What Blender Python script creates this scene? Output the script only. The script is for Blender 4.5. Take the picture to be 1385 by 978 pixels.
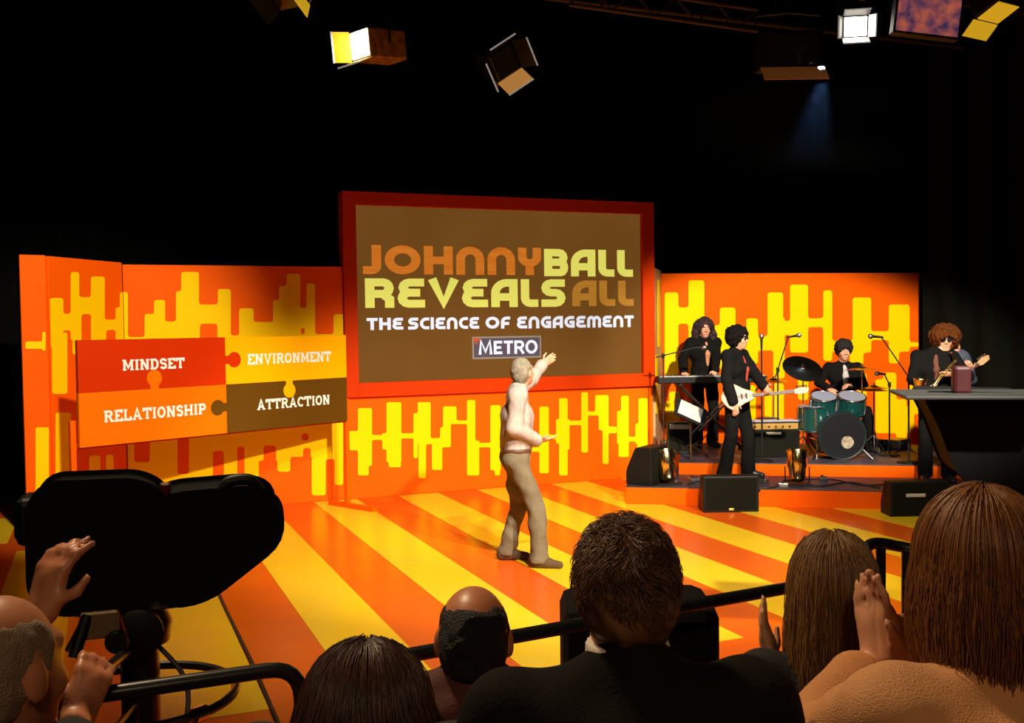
import bpy, math, random
import numpy as np
from mathutils import Vector, Matrix
from mathutils.geometry import tessellate_polygon

for o in list(bpy.data.objects): bpy.data.objects.remove(o)
scene = bpy.context.scene
COL = scene.collection
rng = np.random.default_rng(7)
random.seed(7)
PI = math.pi

# ------------------------------------------------------------------ camera
IMW, IMH, FPX = 1385.0, 978.0, 1377.0
YAW, PITCH, ROLL = math.radians(22.0443), math.radians(1.9748), 0.0134
CAM = np.array([0.0, 0.0, 2.0])
_fw = np.array([math.sin(YAW)*math.cos(PITCH), math.cos(YAW)*math.cos(PITCH), -math.sin(PITCH)])
_rt = np.array([math.cos(YAW), -math.sin(YAW), 0.0])
_up = np.cross(_rt, _fw)
RT = math.cos(ROLL)*_rt - math.sin(ROLL)*_up
UP = math.sin(ROLL)*_rt + math.cos(ROLL)*_up
FW = _fw
cam_data = bpy.data.cameras.new('camera')
cam_data.sensor_width = 36.0; cam_data.sensor_fit = 'HORIZONTAL'
cam_data.lens = 36.0*FPX/IMW; cam_data.clip_start = 0.05; cam_data.clip_end = 200
cam = bpy.data.objects.new('camera', cam_data); COL.objects.link(cam)
m = Matrix.Identity(4)
for i in range(3):
    m[i][0] = RT[i]; m[i][1] = UP[i]; m[i][2] = -FW[i]; m[i][3] = CAM[i]
cam.matrix_world = m
scene.camera = cam

# ------------------------------------------------------------------ world and lights
world = bpy.data.worlds.new('studio_dark'); scene.world = world; world.use_nodes = True
world.node_tree.nodes['Background'].inputs[0].default_value = (1.0, 0.72, 0.45, 1)
world.node_tree.nodes['Background'].inputs[1].default_value = 0.012
vs = scene.view_settings
vs.view_transform = 'Standard'; vs.look = 'None'; vs.gamma = 1.0; vs.use_curve_mapping = False
vs.exposure = 0.0

def spot(name, loc, target, power, angle, blend=0.5, color=(1, .93, .80), radius=.12, squash=1.0):
    l = bpy.data.lights.new(name, 'SPOT'); l.energy = power; l.color = color
    l.spot_size = math.radians(angle); l.spot_blend = blend; l.shadow_soft_size = radius
    o = bpy.data.objects.new(name, l); COL.objects.link(o)
    o.location = loc; o.scale = (1, squash, 1)      # barn doors trim the beam's height
    o.rotation_euler = (Vector(target)-Vector(loc)).to_track_quat('-Z', 'Y').to_euler()
    return o
spot('key_spot', (4.45, -1.2, 6.1), (3.8, 9.5, 0), 6300, 34, .5, squash=.85)
spot('set_spot_west', (1.1, 2.2, 5.8), (-.1, 11.2, 1.6), 4300, 26, .7)
spot('set_spot_low', (3.0, 3.0, 5.6), (4.2, 11.6, -.6), 1900, 34, .8)
spot('band_spot', (4.6, 2.6, 5.8), (9.0, 11.4, 1.05), 8200, 36, .4, squash=.64)
spot('floor_spot', (2.6, 3.2, 6.2), (4.0, 7.4, 0), 2000, 70, .8)
spot('haze_spot', (7.42, 9.16, 4.82), (7.25, 10.3, 0.0), 620, 40, .7, (.20, .45, 1.0), .06)
spot('audience_rim_spot', (-.2, 4.6, 5.4), (1.5, 1.8, 1.2), 760, 60, .8, (1, .74, .45), .25)
spot('audience_fill_spot', (-.6, -2.2, 4.6), (1.5, 2.2, 1.2), 190, 70, .8, (1, .70, .40), .3)  # unseen warm fill added from behind to lift the dark audience

# ------------------------------------------------------------------ placing helpers
def ray(x, y): return FW*FPX + RT*(x-IMW/2) + UP*(IMH/2-y)
def onz(x, y, z=0.0):
    d = ray(x, y); return CAM + d*((z-CAM[2])/d[2])
def atd(x, y, D):
    d = ray(x, y); return CAM + d*(D/(d@FW))
def onplane(x, y, A, B):
    A = np.array([A[0], A[1], 0.]); B = np.array([B[0], B[1], 0.])
    t = (B-A)/np.linalg.norm(B-A); n = np.array([-t[1], t[0], 0])
    d = ray(x, y); P = CAM + d*(((A-CAM)@n)/(d@n))
    return (P-A)@t, P[2]
def depth_of(P): return (np.asarray(P)-CAM)@FW

# ------------------------------------------------------------------ materials
MATS = {}
def mat(name, col, rough=.6, metal=0., emit=0., spec=.5, bump=None, var=None, coat=0., trans=0.):
    """bump=(kind, scale, strength), var=(scale, second colour, detail)"""
    if name in MATS: return MATS[name]
    M = bpy.data.materials.new(name); M.use_nodes = True
    nt = M.node_tree; b = nt.nodes['Principled BSDF']
    c = (*col, 1) if len(col) == 3 else col
    b.inputs['Base Color'].default_value = c
    b.inputs['Roughness'].default_value = rough; b.inputs['Metallic'].default_value = metal
    b.inputs['Specular IOR Level'].default_value = spec
    b.inputs['Coat Weight'].default_value = coat
    b.inputs['Transmission Weight'].default_value = trans
    tc = nt.nodes.new('ShaderNodeTexCoord')
    if emit:
        b.inputs['Emission Color'].default_value = c; b.inputs['Emission Strength'].default_value = emit
    if var:
        n = nt.nodes.new('ShaderNodeTexNoise'); n.inputs['Scale'].default_value = var[0]; n.inputs['Detail'].default_value = var[2] if len(var) > 2 else 4
        mp = nt.nodes.new('ShaderNodeMapping'); nt.links.new(tc.outputs['Object'], mp.inputs[0]); nt.links.new(mp.outputs[0], n.inputs[0])
        if len(var) > 3: mp.inputs['Scale'].default_value = var[3]
        r = nt.nodes.new('ShaderNodeValToRGB'); r.color_ramp.elements[0].position = .35; r.color_ramp.elements[1].position = .68
        r.color_ramp.elements[0].color = c; r.color_ramp.elements[1].color = (*var[1], 1)
        nt.links.new(n.outputs[0], r.inputs[0])
        if emit:
            nt.links.new(r.outputs[0], b.inputs['Emission Color']); b.inputs['Base Color'].default_value = (col[0]*.3, col[1]*.3, col[2]*.3, 1)
        else: nt.links.new(r.outputs[0], b.inputs['Base Color'])
    if bump:
        if bump[0] == 'wave':
            n = nt.nodes.new('ShaderNodeTexWave'); n.inputs['Scale'].default_value = bump[1]; n.inputs['Distortion'].default_value = 1.0
            n.bands_direction = bump[3] if len(bump) > 3 else 'DIAGONAL'
        else:
            n = nt.nodes.new('ShaderNodeTexNoise'); n.inputs['Scale'].default_value = bump[1]; n.inputs['Detail'].default_value = 6
        nt.links.new(tc.outputs['Object'], n.inputs[0])
        bp = nt.nodes.new('ShaderNodeBump'); bp.inputs['Strength'].default_value = bump[2]; bp.inputs['Distance'].default_value = .01
        nt.links.new(n.outputs[0 if bump[0] != 'wave' else 1], bp.inputs['Height']); nt.links.new(bp.outputs[0], b.inputs['Normal'])
    MATS[name] = M
    return M
ORANGE = mat('orange_paint', (.88, .105, .0), .65, spec=.06, bump=('noise', 30, .03))
YELLOW = mat('yellow_paint', (.96, .60, .0), .65, spec=.06, bump=('noise', 30, .03))
REDP = mat('red_paint', (.56, .036, .0), .65, spec=.06, bump=('noise', 25, .03))
FLOOR_O = mat('orange_floor_vinyl', (.80, .110, .003), .25, spec=.30, var=(1.3, (.72, .10, .006), 3), bump=('noise', 6, .02))
FLOOR_Y = mat('yellow_floor_vinyl', (.93, .55, .012), .25, spec=.30, var=(1.5, (.86, .52, .02), 3), bump=('noise', 6, .02))
BLACKF = mat('black_fabric', (.010, .010, .009), .95, spec=.1, bump=('noise', 90, .2))
DRAPE = mat('black_drape', (.004, .004, .003), 1.0, spec=.0)
BLACK = mat('black_plastic', (.006, .006, .005), .5, spec=.25)
BLACKM = mat('black_metal', (.010, .010, .010), .30, metal=0., spec=.6, coat=.3)
GRILLE = mat('dark_grille', (.008, .0075, .004), .85, spec=.1, bump=('noise', 400, .6))
CHROME = mat('chrome', (.78, .78, .80), .18, metal=1.)
STEEL = mat('dull_steel', (.35, .34, .32), .38, metal=1.)
GOLD = mat('brass_gold', (.95, .62, .18), .22, metal=1.)
WHITE = mat('white_lettering', (.86, .80, .68), .6)
RISERTOP = mat('riser_carpet', (.022, .016, .020), .45, var=(9, (.05, .038, .048), 5), bump=('noise', 60, .3))
SKIN = mat('skin', (.62, .30, .17), .5, var=(14, (.55, .24, .13), 3))
SKIN_D = mat('tanned_skin', (.52, .22, .11), .5, var=(14, (.44, .17, .08), 3))
WOODC = mat('oak_veneer', (.50, .30, .14), .5, var=(3, (.42, .22, .09), 5, (12, 12, 1)))

# ------------------------------------------------------------------ object helpers
def link(o, parent=None):
    COL.objects.link(o)
    if parent is not None: o.parent = parent
    return o
def tag(o, label=None, cat=None, group=None, kind=None):
    if label: o['label'] = label
    if cat: o['category'] = cat
    if group: o['group'] = group
    if kind: o['kind'] = kind
    return o
def thing(name, label, cat, loc=(0, 0, 0), rz=0., group=None):
    o = bpy.data.objects.new(name, None); COL.objects.link(o); o.empty_display_size = .1
    o.location = [float(v) for v in loc]; o.rotation_euler = (0, 0, rz)
    return tag(o, label, cat, group)
class MB:
    def __init__(s): s.v = []; s.f = []
    def add(s, v, f):
        b = len(s.v); s.v += [tuple(float(c) for c in p) for p in v]; s.f += [tuple(i+b for i in q) for q in f]; return s
    def box(s, c, size, R=None):
        c = np.array(c, float); h = np.array(size, float)/2
        P = np.array([[x, y, z] for x in (-1, 1) for y in (-1, 1) for z in (-1, 1)])*h
        if R is not None: P = P@np.array(R).T
        return s.add(P+c, [(0, 1, 3, 2), (4, 6, 7, 5), (0, 4, 5, 1), (2, 3, 7, 6), (0, 2, 6, 4), (1, 5, 7, 3)])
    def tube(s, pts, r, n=8, close=True):
        pts = [np.array(p, float) for p in pts]; k = len(pts)
        rs = r if isinstance(r, (list, tuple, np.ndarray)) else [r]*k
        V = []; a = None
        for i, p in enumerate(pts):
            t = pts[min(i+1, k-1)]-pts[max(i-1, 0)]; t = t/(np.linalg.norm(t)+1e-9)
            if a is None:
                a = np.cross(t, [0, 0, 1.]) if abs(t[2]) < .9 else np.cross(t, [1., 0, 0])
            a = a-t*(a@t); a = a/(np.linalg.norm(a)+1e-9); b = np.cross(t, a)
            for j in range(n):
                q = 2*PI*j/n; V.append(p+rs[i]*(math.cos(q)*a+math.sin(q)*b))
        F = [(i*n+j, i*n+(j+1) % n, (i+1)*n+(j+1) % n, (i+1)*n+j) for i in range(k-1) for j in range(n)]
        if close: F += [tuple(range(n-1, -1, -1)), tuple(range((k-1)*n, k*n))]
        return s.add(V, F)
    def lathe(s, prof, n=24, c=(0, 0, 0), axis='z', R=None):
        V = []; c = np.array(c, float)
        for r, h in prof:
            for j in range(n):
                q = 2*PI*j/n; p = np.array([r*math.cos(q), r*math.sin(q), h])
                if axis == 'y': p = np.array([p[0], -p[2], p[1]])
                if axis == 'x': p = np.array([p[2], p[1], -p[0]])
                if R is not None: p = np.array(R)@p
                V.append(p+c)
        k = len(prof)
        F = [(i*n+j, i*n+(j+1) % n, (i+1)*n+(j+1) % n, (i+1)*n+j) for i in range(k-1) for j in range(n)]
        F += [tuple(range(n-1, -1, -1)), tuple(range((k-1)*n, k*n))]
        return s.add(V, F)
    def prism(s, loops, y0, y1):
        """polygons with holes in the XZ plane, extruded along Y from y0 (front) to y1"""
        polys = [[Vector((p[0], p[1], 0)) for p in l] for l in loops]
        flat = [p for l in loops for p in l]; n = len(flat)
        tris = tessellate_polygon(polys) if (len(loops) > 1 or len(flat) > 60) else []
        V = [(p[0], y0, p[1]) for p in flat]+[(p[0], y1, p[1]) for p in flat]
        F = []
        for t in tris:
            a, b, c = [np.array(flat[i]) for i in t]
            cr = (b[0]-a[0])*(c[1]-a[1])-(b[1]-a[1])*(c[0]-a[0])
            t = tuple(t) if cr > 0 else tuple(t[::-1])
            F.append(t); F.append(tuple(i+n for i in t[::-1]))
        if not tris:
            ccw = sum(flat[i-1][0]*flat[i][1]-flat[i][0]*flat[i-1][1] for i in range(n)) > 0; q = list(range(n)) if ccw else list(range(n))[::-1]
            F += [tuple(q), tuple(i+n for i in q[::-1])]
        o = 0
        for l in loops:
            k = len(l)
            F += [(o+i, o+n+i, o+n+(i+1) % k, o+(i+1) % k) for i in range(k)]; o += k
        return s.add(V, F)
    def mesh(s, name):
        me = bpy.data.meshes.new(name); me.from_pydata(s.v, [], s.f); me.update(); return me
    def build(s, name, material, parent=None, smooth=False, bevel=0., seg=2):
        me = s.mesh(name); o = bpy.data.objects.new(name, me); link(o, parent)
        me.materials.append(material)
        if smooth: 
            for p in me.polygons: p.use_smooth = True
            try: me.set_sharp_from_angle(angle=math.radians(40))
            except Exception: pass
        if bevel:
            b = o.modifiers.new('bevel', 'BEVEL'); b.width = bevel; b.segments = seg; b.limit_method = 'ANGLE'
        return o
def rotm(rx=0, ry=0, rz=0): return np.array(Matrix.Rotation(rz, 3, 'Z') @ Matrix.Rotation(ry, 3, 'Y') @ Matrix.Rotation(rx, 3, 'X'))
def bezier(ps, n=12):
    """Catmull-Rom through points"""
    ps = [np.array(p, float) for p in ps]; ps = [2*ps[0]-ps[1]]+ps+[2*ps[-1]-ps[-2]]; out = []
    for i in range(1, len(ps)-2):
        for k in range(n):
            t = k/n; a, b, c, d = ps[i-1:i+3]
            out.append(.5*((2*b)+(c-a)*t+(2*a-5*b+4*c-d)*t*t+(3*b-a-3*c+d)*t**3))
    out.append(ps[-2]); return out

# ------------------------------------------------------------------ room shell
fl = MB()
fl.box((3, 5.5, -.05), (18, 19, .1))
floor = tag(fl.build('floor', FLOOR_O), 'glossy orange studio floor with yellow stripes', 'floor', kind='structure')
def stripe(x0, x1, y0, y1):
    b = MB(); b.box(((x0+x1)/2, (y0+y1)/2, .0015), (x1-x0, y1-y0, .003)); return b.build('stripe', FLOOR_Y, floor)
for k in range(9):
    x0 = -.75+k
    back = 11.70 if x0 > 0 else 10.3
    if x0 == .25: stripe(.25, .78, 5.4, 11.7)
    else: stripe(x0, x0+.5, 5.4, back)
stripe(-1.75, -.86, 10.77, 12.2)
wb = MB(); wb.box((3, 14.0, 4), (18, .1, 8)); tag(wb.build('wall_back', DRAPE), 'black studio back wall behind the set', 'wall', kind='structure')
wb = MB(); wb.box((-5.0, 5.5, 4), (.1, 17.2, 8)); tag(wb.build('wall_left', DRAPE), 'black studio side wall beyond the angled flats', 'wall', kind='structure')
wb = MB(); wb.box((13.6, 5.5, 4), (.1, 17.2, 8)); tag(wb.build('wall_right', DRAPE), 'black studio side wall beyond the band', 'wall', kind='structure')
wb = MB(); wb.box((3, 5.5, 8.05), (18.7, 17.2, .1)); tag(wb.build('ceiling', DRAPE), 'black studio ceiling above the lighting grid', 'ceiling', kind='structure')
def curtain(name, A, B, h, label, amp=.06, wl=.32, m_=DRAPE):
    A = np.array(A); B = np.array(B); L = np.linalg.norm(B-A); t = (B-A)/L; nrm = np.array([-t[1], t[0]])
    k = int(L/.05); V = []; F = []
    for off in (0, .012):
        for i in range(k+1):
            s_ = L*i/k; w = amp*math.sin(s_/wl*2*PI)+.4*amp*math.sin(s_/wl*1.7*PI+1)
            p = A+t*s_+nrm*(w+off)
            V += [(p[0], p[1], .01), (p[0], p[1], h)]
    n2 = 2*(k+1)
    for i in range(k):
        F += [(2*i, 2*i+2, 2*i+3, 2*i+1), (n2+2*i, n2+2*i+1, n2+2*i+3, n2+2*i+2), (2*i+1, 2*i+3, n2+2*i+3, n2+2*i+1), (2*i, n2+2*i, n2+2*i+2, 2*i+2)]
    F += [(0, 1, n2+1, n2), (2*k, n2+2*k, n2+2*k+1, 2*k+1)]
    b = MB(); b.add(V, F); return tag(b.build(name, m_, smooth=True), label, 'curtain')
curtain('stage_curtain', (-4.8, 13.3), (13.4, 13.3), 7.9, 'wide black curtain hanging behind the whole set')
DR2 = mat('grey_black_drape', (.006, .0055, .004), 1., spec=.0)
c0 = onz(1232, 369, 2.72)
curtain('masking_curtain', (c0[0]-.12, c0[1]-.35), (13.4, 8.2), 7.9, 'black masking curtain closing the right end of the band flat', .05, .5, DR2)

# ------------------------------------------------------------------ set flats with painted drips
def union_loops(add, sub=()):
    xs = sorted({v for r in list(add)+list(sub) for v in (r[0], r[1])}); ys = sorted({v for r in list(add)+list(sub) for v in (r[2], r[3])})
    G = np.zeros((len(xs)+1, len(ys)+1), bool)
    ix = {v: i+1 for i, v in enumerate(xs)}; iy = {v: i+1 for i, v in enumerate(ys)}
    for r in add: G[ix[r[0]]:ix[r[1]], iy[r[2]]:iy[r[3]]] = True
    for r in sub: G[ix[r[0]]:ix[r[1]], iy[r[2]]:iy[r[3]]] = False
    nxt = {}
    W_, H_ = G.shape
    for i in range(1, W_-1+1):
        for j in range(1, H_-1+1):
            if i >= W_ or j >= H_ or not G[i, j]: continue
            g = lambda a, b: G[a, b] if 0 <= a < W_ and 0 <= b < H_ else False
            x0, x1, y0, y1 = xs[i-1], xs[i], ys[j-1], ys[j]
            if not g(i, j-1): nxt.setdefault((x0, y0), []).append((x1, y0))
            if not g(i+1, j): nxt.setdefault((x1, y0), []).append((x1, y1))
            if not g(i, j+1): nxt.setdefault((x1, y1), []).append((x0, y1))
            if not g(i-1, j): nxt.setdefault((x0, y1), []).append((x0, y0))
    loops = []
    while nxt:
        st = next(iter(nxt)); p = st; l = []
        while True:
            q = nxt[p].pop()
            if not nxt[p]: del nxt[p]
            l.append(p); p = q
            if p == st: break
        out = []
        for i, b in enumerate(l):
            a, c = l[i-1], l[(i+1) % len(l)]
            if (a[0] == b[0] == c[0]) or (a[1] == b[1] == c[1]): continue
            out.append(b)
        if len(out) >= 4: loops.append(out)
    return loops
def round_loop(l, r=4.0, n=4):
    out = []
    for i, b in enumerate(l):
        a = np.array(l[i-1], float); c = np.array(l[(i+1) % len(l)], float); b = np.array(b, float)
        la, lc = np.linalg.norm(a-b), np.linalg.norm(c-b); rr = min(r, la*.48, lc*.48)
        p, q = b+(a-b)/la*rr, b+(c-b)/lc*rr
        for k in range(n+1):
            t = k/n; out.append(tuple((1-t)**2*p+2*t*(1-t)*b+t*t*q))
    return out
def area(l): return .5*sum(l[i-1][0]*l[i][1]-l[i][0]*l[i-1][1] for i in range(len(l)))
def inside(p, l):
    c = False
    for i in range(len(l)):
        a, b = l[i-1], l[i]
        if (a[1] > p[1]) != (b[1] > p[1]) and p[0] < (b[0]-a[0])*(p[1]-a[1])/(b[1]-a[1])+a[0]: c = not c
    return c
def flat(name, A, B, z0, z1, label, material=ORANGE, th=.05):
    A = np.array(A); B = np.array(B); L = np.linalg.norm(B-A)
    b = MB(); b.box((L/2, th/2, (z0+z1)/2), (L, th, z1-z0))
    o = b.build(name, material, bevel=.004, seg=1)
    o.location = (A[0], A[1], 0); o.rotation_euler = (0, 0, math.atan2(B[1]-A[1], B[0]-A[0]))
    for s_ in (.15, .85):
        br = MB(); br.box((L*s_, th+.02, (z0+z1)/2), (.05, .04, z1-z0-.02)); br.build('rear_batten', WOODC, o)
    return tag(o, label, 'set flat')
def drips(o, A, B, add, sub=(), r=4.0, ymax=None, umin=.004, umax=None):
    L = np.linalg.norm(np.array(B)-np.array(A)); umax = L-.004 if umax is None else umax
    loops = union_loops(add, sub)
    outer = [l for l in loops if area(l) > 0]; holes = [l for l in loops if area(l) < 0]
    for l in outer:
        hs = [h for h in holes if inside(((h[0][0]+h[1][0]+h[2][0])/3, (h[0][1]+h[1][1]+h[2][1])/3), l)]
        P = []
        for q in [l]+hs:
            rq = round_loop(q, r)
            P.append([(min(max(u, umin), umax), max(z, .004)) for u, z in (onplane(x, y, A, B) for x, y in rq)])
        b = MB(); b.prism(P, -.006, -.0005)
        d = b.build('drip', YELLOW, o)
WY = 11.72
# main left flat
A, B = (.25, WY), (2.635, WY)
fl1 = flat('set_flat', A, B, 0, 2.72, 'tall orange flat with yellow drips behind the puzzle sign')
tops = [(162, 173, 395), (156, 162, 416), (173, 195.5, 456), (195.5, 208.5, 424.7), (208.5, 223.3, 405.6), (223.3, 238, 435), (238, 245, 394), (245, 269, 367.8),
        (269, 294.5, 412), (294.5, 312, 391), (312, 323.4, 453.8), (323.4, 343, 417), (343, 369.5, 435.6), (369.5, 377.3, 406), (377.3, 387.7, 386.6), (387.7, 406, 370.4),
        (406, 414.5, 416.5), (414.5, 426, 383.4), (426, 451, 452), (451, 470, 425)]
add = [(max(a, 150), b, t, 560) for a, b, t in tops]
add += [(150, 276.5, 560, 672), (276.5, 304, 560, 644), (304, 320.5, 560, 661), (320.5, 331, 560, 640), (331, 350, 560, 653), (350, 375, 560, 623), (375, 392.5, 560, 638), (392.5, 421.5, 560, 618), (421.5, 440.4, 560, 670), (440.4, 452.5, 560, 621), (452.5, 464, 560, 656)]
sub = [(270.4, 294, 438, 470), (406.8, 412, 444, 452), (181.6, 202.5, 560, 625), (240, 255.6, 560, 641), (242.6, 253, 653, 690), (287.8, 302.6, 610, 690), (320.8, 330.6, 604, 690), (356.4, 373.2, 602.6, 690), (410, 420, 606, 690), (407.7, 417, 586, 595.6), (150, 168.6, 612, 690), (100, 158, 446, 470)]
drips(fl1, A, B, add, sub)
# angled wing and its narrow return
A2, B2 = (-.44, 10.82), (.245, WY)
fl2 = flat('set_flat', A2, B2, 0, 2.74, 'orange wing flat set at an angle left of the puzzle sign')
add = [(67.4, 85, 403, 470), (85, 96, 424.7, 447), (95.6, 106.5, 368, 460), (106.5, 123, 402, 425), (123, 141, 374, 470), (141, 156.4, 432.5, 446.5), (156.4, 162, 416, 470), (162, 172, 395, 470), (98, 109.5, 424.7, 480), (70, 90.4, 450, 533), (75, 95.6, 558, 668), (125, 143, 440, 480), (157, 170, 440, 480), (120, 135, 616, 665), (142.5, 153, 615, 665)]
drips(fl2, A2, B2, add)
A3, B3 = (-.685, 10.745), (-.462, 10.798)
fl3 = flat('set_flat', A3, B3, 0, 2.745, 'narrow orange end flat at the far left edge of the set')
drips(fl3, A3, B3, [(34, 58, 462, 472), (57, 61.5, 449, 474), (48, 66, 578, 668)], r=3)
# low panel below the screen
A4, B4 = (2.665, WY), (6.745, WY)
fl4 = flat('set_flat', A4, B4, 0, 1.19, 'low orange panel with yellow drips under the big screen')
add = [(484, 503, 552, 630), (484, 498.5, 630, 643), (472, 484, 583, 609), (503, 518, 588.5, 595), (522.6, 542.6, 544, 625), (517, 523, 586, 608), (525.5, 542, 608, 632), (542.6, 562, 586, 593),
       (564.8, 582.3, 544, 600), (559, 565, 559, 619.6), (566, 576, 600, 646.6), (565, 582.3, 575, 601), (576, 600, 592.6, 600.5), (599, 617.2, 549.7, 573.5), (595, 609.5, 578, 605), (599, 609.5, 570, 605), (584, 598, 593, 635.5), (617, 632, 568.8, 573.5),
       (631.5, 642.7, 541, 643), (642.7, 648, 596, 643), (648, 664, 599, 605), (663, 677, 548, 636), (669, 676, 600, 643), (677, 730, 605, 611), (729.4, 742, 550, 640), (742, 753, 588, 594), (756, 767.5, 538.6, 643), (752, 757, 567, 600), (767.5, 770, 567, 608), (768, 786, 569, 575), (786, 795, 530.6, 612), (795, 806, 556.7, 562),
       (804.7, 822.8, 534.5, 562), (809.5, 822.8, 560, 582), (814.8, 822.8, 580, 627.5), (822, 834, 577, 586), (840, 850, 535.4, 618), (834.5, 841, 556, 600), (836.4, 841, 600, 618), (850, 860, 591, 597), (863.4, 875.5, 538.6, 605), (859.5, 864, 573, 600), (862, 875.5, 600, 612)]
drips(fl4, A4, B4, add, r=2.6)
# band flat and the return beside the screen
A5, B5 = (7.40, 12.60), (11.40, 11.86)
fl5 = flat('set_flat', A5, B5, 0, 2.72, 'wide orange flat with yellow drips behind the band')
add = [(898.8, 917.3, 395.6, 507.5), (917, 931, 416, 438), (931, 952.4, 379, 520), (952, 974, 440, 470), (973.4, 994.6, 416, 500), (994, 1010, 450, 480), (1009.3, 1025, 430.7, 492), (1025, 1040, 455, 474), (1038, 1059, 395.6, 474), (1045.7, 1061, 430, 512), (1059, 1069, 434, 453), (1068.4, 1092.7, 385, 477), (1092, 1114, 430.7, 442.5),
       (1113.4, 1125.3, 392.8, 488), (1125, 1154, 461, 475), (1153, 1178, 402.5, 477), (1149, 1167.5, 461, 493.6), (1178, 1202, 448, 460), (1202, 1230, 412, 475.7), (1202, 1215.6, 460, 491.5), (1228, 1243, 463, 469),
       (905, 919.5, 529.6, 560), (899.5, 919.5, 543, 575), (1008, 1022, 521, 590), (1034, 1044, 525, 580), (1045.7, 1060, 518.5, 590), (1079, 1093, 509, 541), (1184, 1212, 513, 586), (1195, 1212, 504, 520), (1212, 1226, 540, 593), (1229, 1243, 521, 560), (1226, 1236, 550, 585), (1160, 1172, 505, 545)]
drips(fl5, A5, B5, add, r=4.2)
A6, B6 = (6.86, 11.86), (7.385, 12.58)
fl6 = flat('set_flat', A6, B6, 0, 2.76, 'pale wooden return strip between screen and band flat', WOODC)
drips(fl6, A6, B6, [(889.5, 892.5, 378, 470), (886.5, 889, 480, 560)], r=1.5)

# ------------------------------------------------------------------ lettering
def arc(cx, cy, rx, ry, a0, a1, n=10):
    return [(cx+rx*math.cos(math.radians(a0+(a1-a0)*i/n)), cy+ry*math.sin(math.radians(a0+(a1-a0)*i/n))) for i in range(n+1)]
T = .135; U = .865
FAT = {
 'J': (.52, [[(.385, 1), (.385, .32)]+arc(.235, .285, .15, .15, 0, -90, 5)+[(0, .135)]]),
 'O': (1.04, [arc(.52, .5, .385, .365, 90, 450, 28)]),
 'H': (.86, [[(T, 0), (T, 1)], [(.725, 0), (.725, 1)], [(T, .5), (.725, .5)]]),
 'n': (.86, [[(T, 0), (T, .55)]+arc(.43, .55, .295, .315, 180, 0, 12)+[(.725, 0)]]),
 'Y': (.74, [[(T, 1), (T, .66)]+arc(.37, .66, .235, .22, 180, 360, 10)+[(.605, 1)], [(.37, .5), (.37, 0)]]),
 'B': (.80, [[(T, 0), (T, 1)], [(T, .865), (.5, .865)]+arc(.5, .69, .15, .175, 90, -90, 6)+[(T, .515)], [(T, .515), (.54, .515)]+arc(.54, .325, .13, .19, 90, -90, 6)+[(T, .135)]]),
 'A': (.84, [[(T, 0), (T, .5)]+arc(.5, .5, .365, .365, 180, 90, 7)+[(.705, .865)], [(.705, 1), (.705, 0)], [(T, .36), (.705, .36)]]),
 'L': (.56, [[(T, 1), (T, .33)]+arc(.32, .32, .185, .185, 180, 270, 5)+[(.56, .135)]]),
 'R': (.84, [[(T, 0), (T, 1)], [(T, .865), (.52, .865)]+arc(.52, .67, .17, .195, 90, -90, 6)+[(T, .475)], [(.5, .47), (.70, .3), (.70, 0)]]),
 'E': (.80, [[(.78, .865), (.4, .865)]+arc(.36, .69, .2, .175, 90, 270, 6)+[(.66, .515)], [(.36, .50)]+arc(.33, .325, .2, .19, 90, 270, 6)+[(.80, .135)]]),
 'V': (.92, [[(.12, 1), (.46, .16), (.80, 1)]]),
 'S': (.80, [[(.78, .865), (.33, .865)]+arc(.33, .69, .19, .175, 90, 270, 6)+[(.47, .515)]+arc(.47, .325, .19, .19, 90, -90, 6)+[(0, .135)]]),
 'T': (.78, [[(0, .865), (.78, .865)], [(.39, .865), (.39, 0)]]),
 'C': (.74, [[(.74, .865), (.45, .865)]+arc(.5, .5, .365, .365, 100, 260, 9)+[(.74, .135)]]),
 'I': (.27, [[(T, 0), (T, 1)]]),
 'F': (.70, [[(T, 0), (T, .55)]+arc(.42, .55, .285, .315, 180, 90, 6)+[(.70, .865)], [(T, .42), (.62, .42)]]),
 'G': (.84, [[(.8, .865), (.45, .865)]+arc(.5, .5, .365, .365, 100, 260, 9)+[(.705, .135), (.705, .48), (.42, .48)]]),
 'M': (1.16, [[(T, 0), (T, .6)]+arc(.355, .6, .22, .265, 180, 0, 8)+[(.575, 0)], [(.575, .6)]+arc(.8, .6, .225, .265, 180, 0, 8)+[(1.025, 0)]]),
 ' ': (.38, [])}
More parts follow.
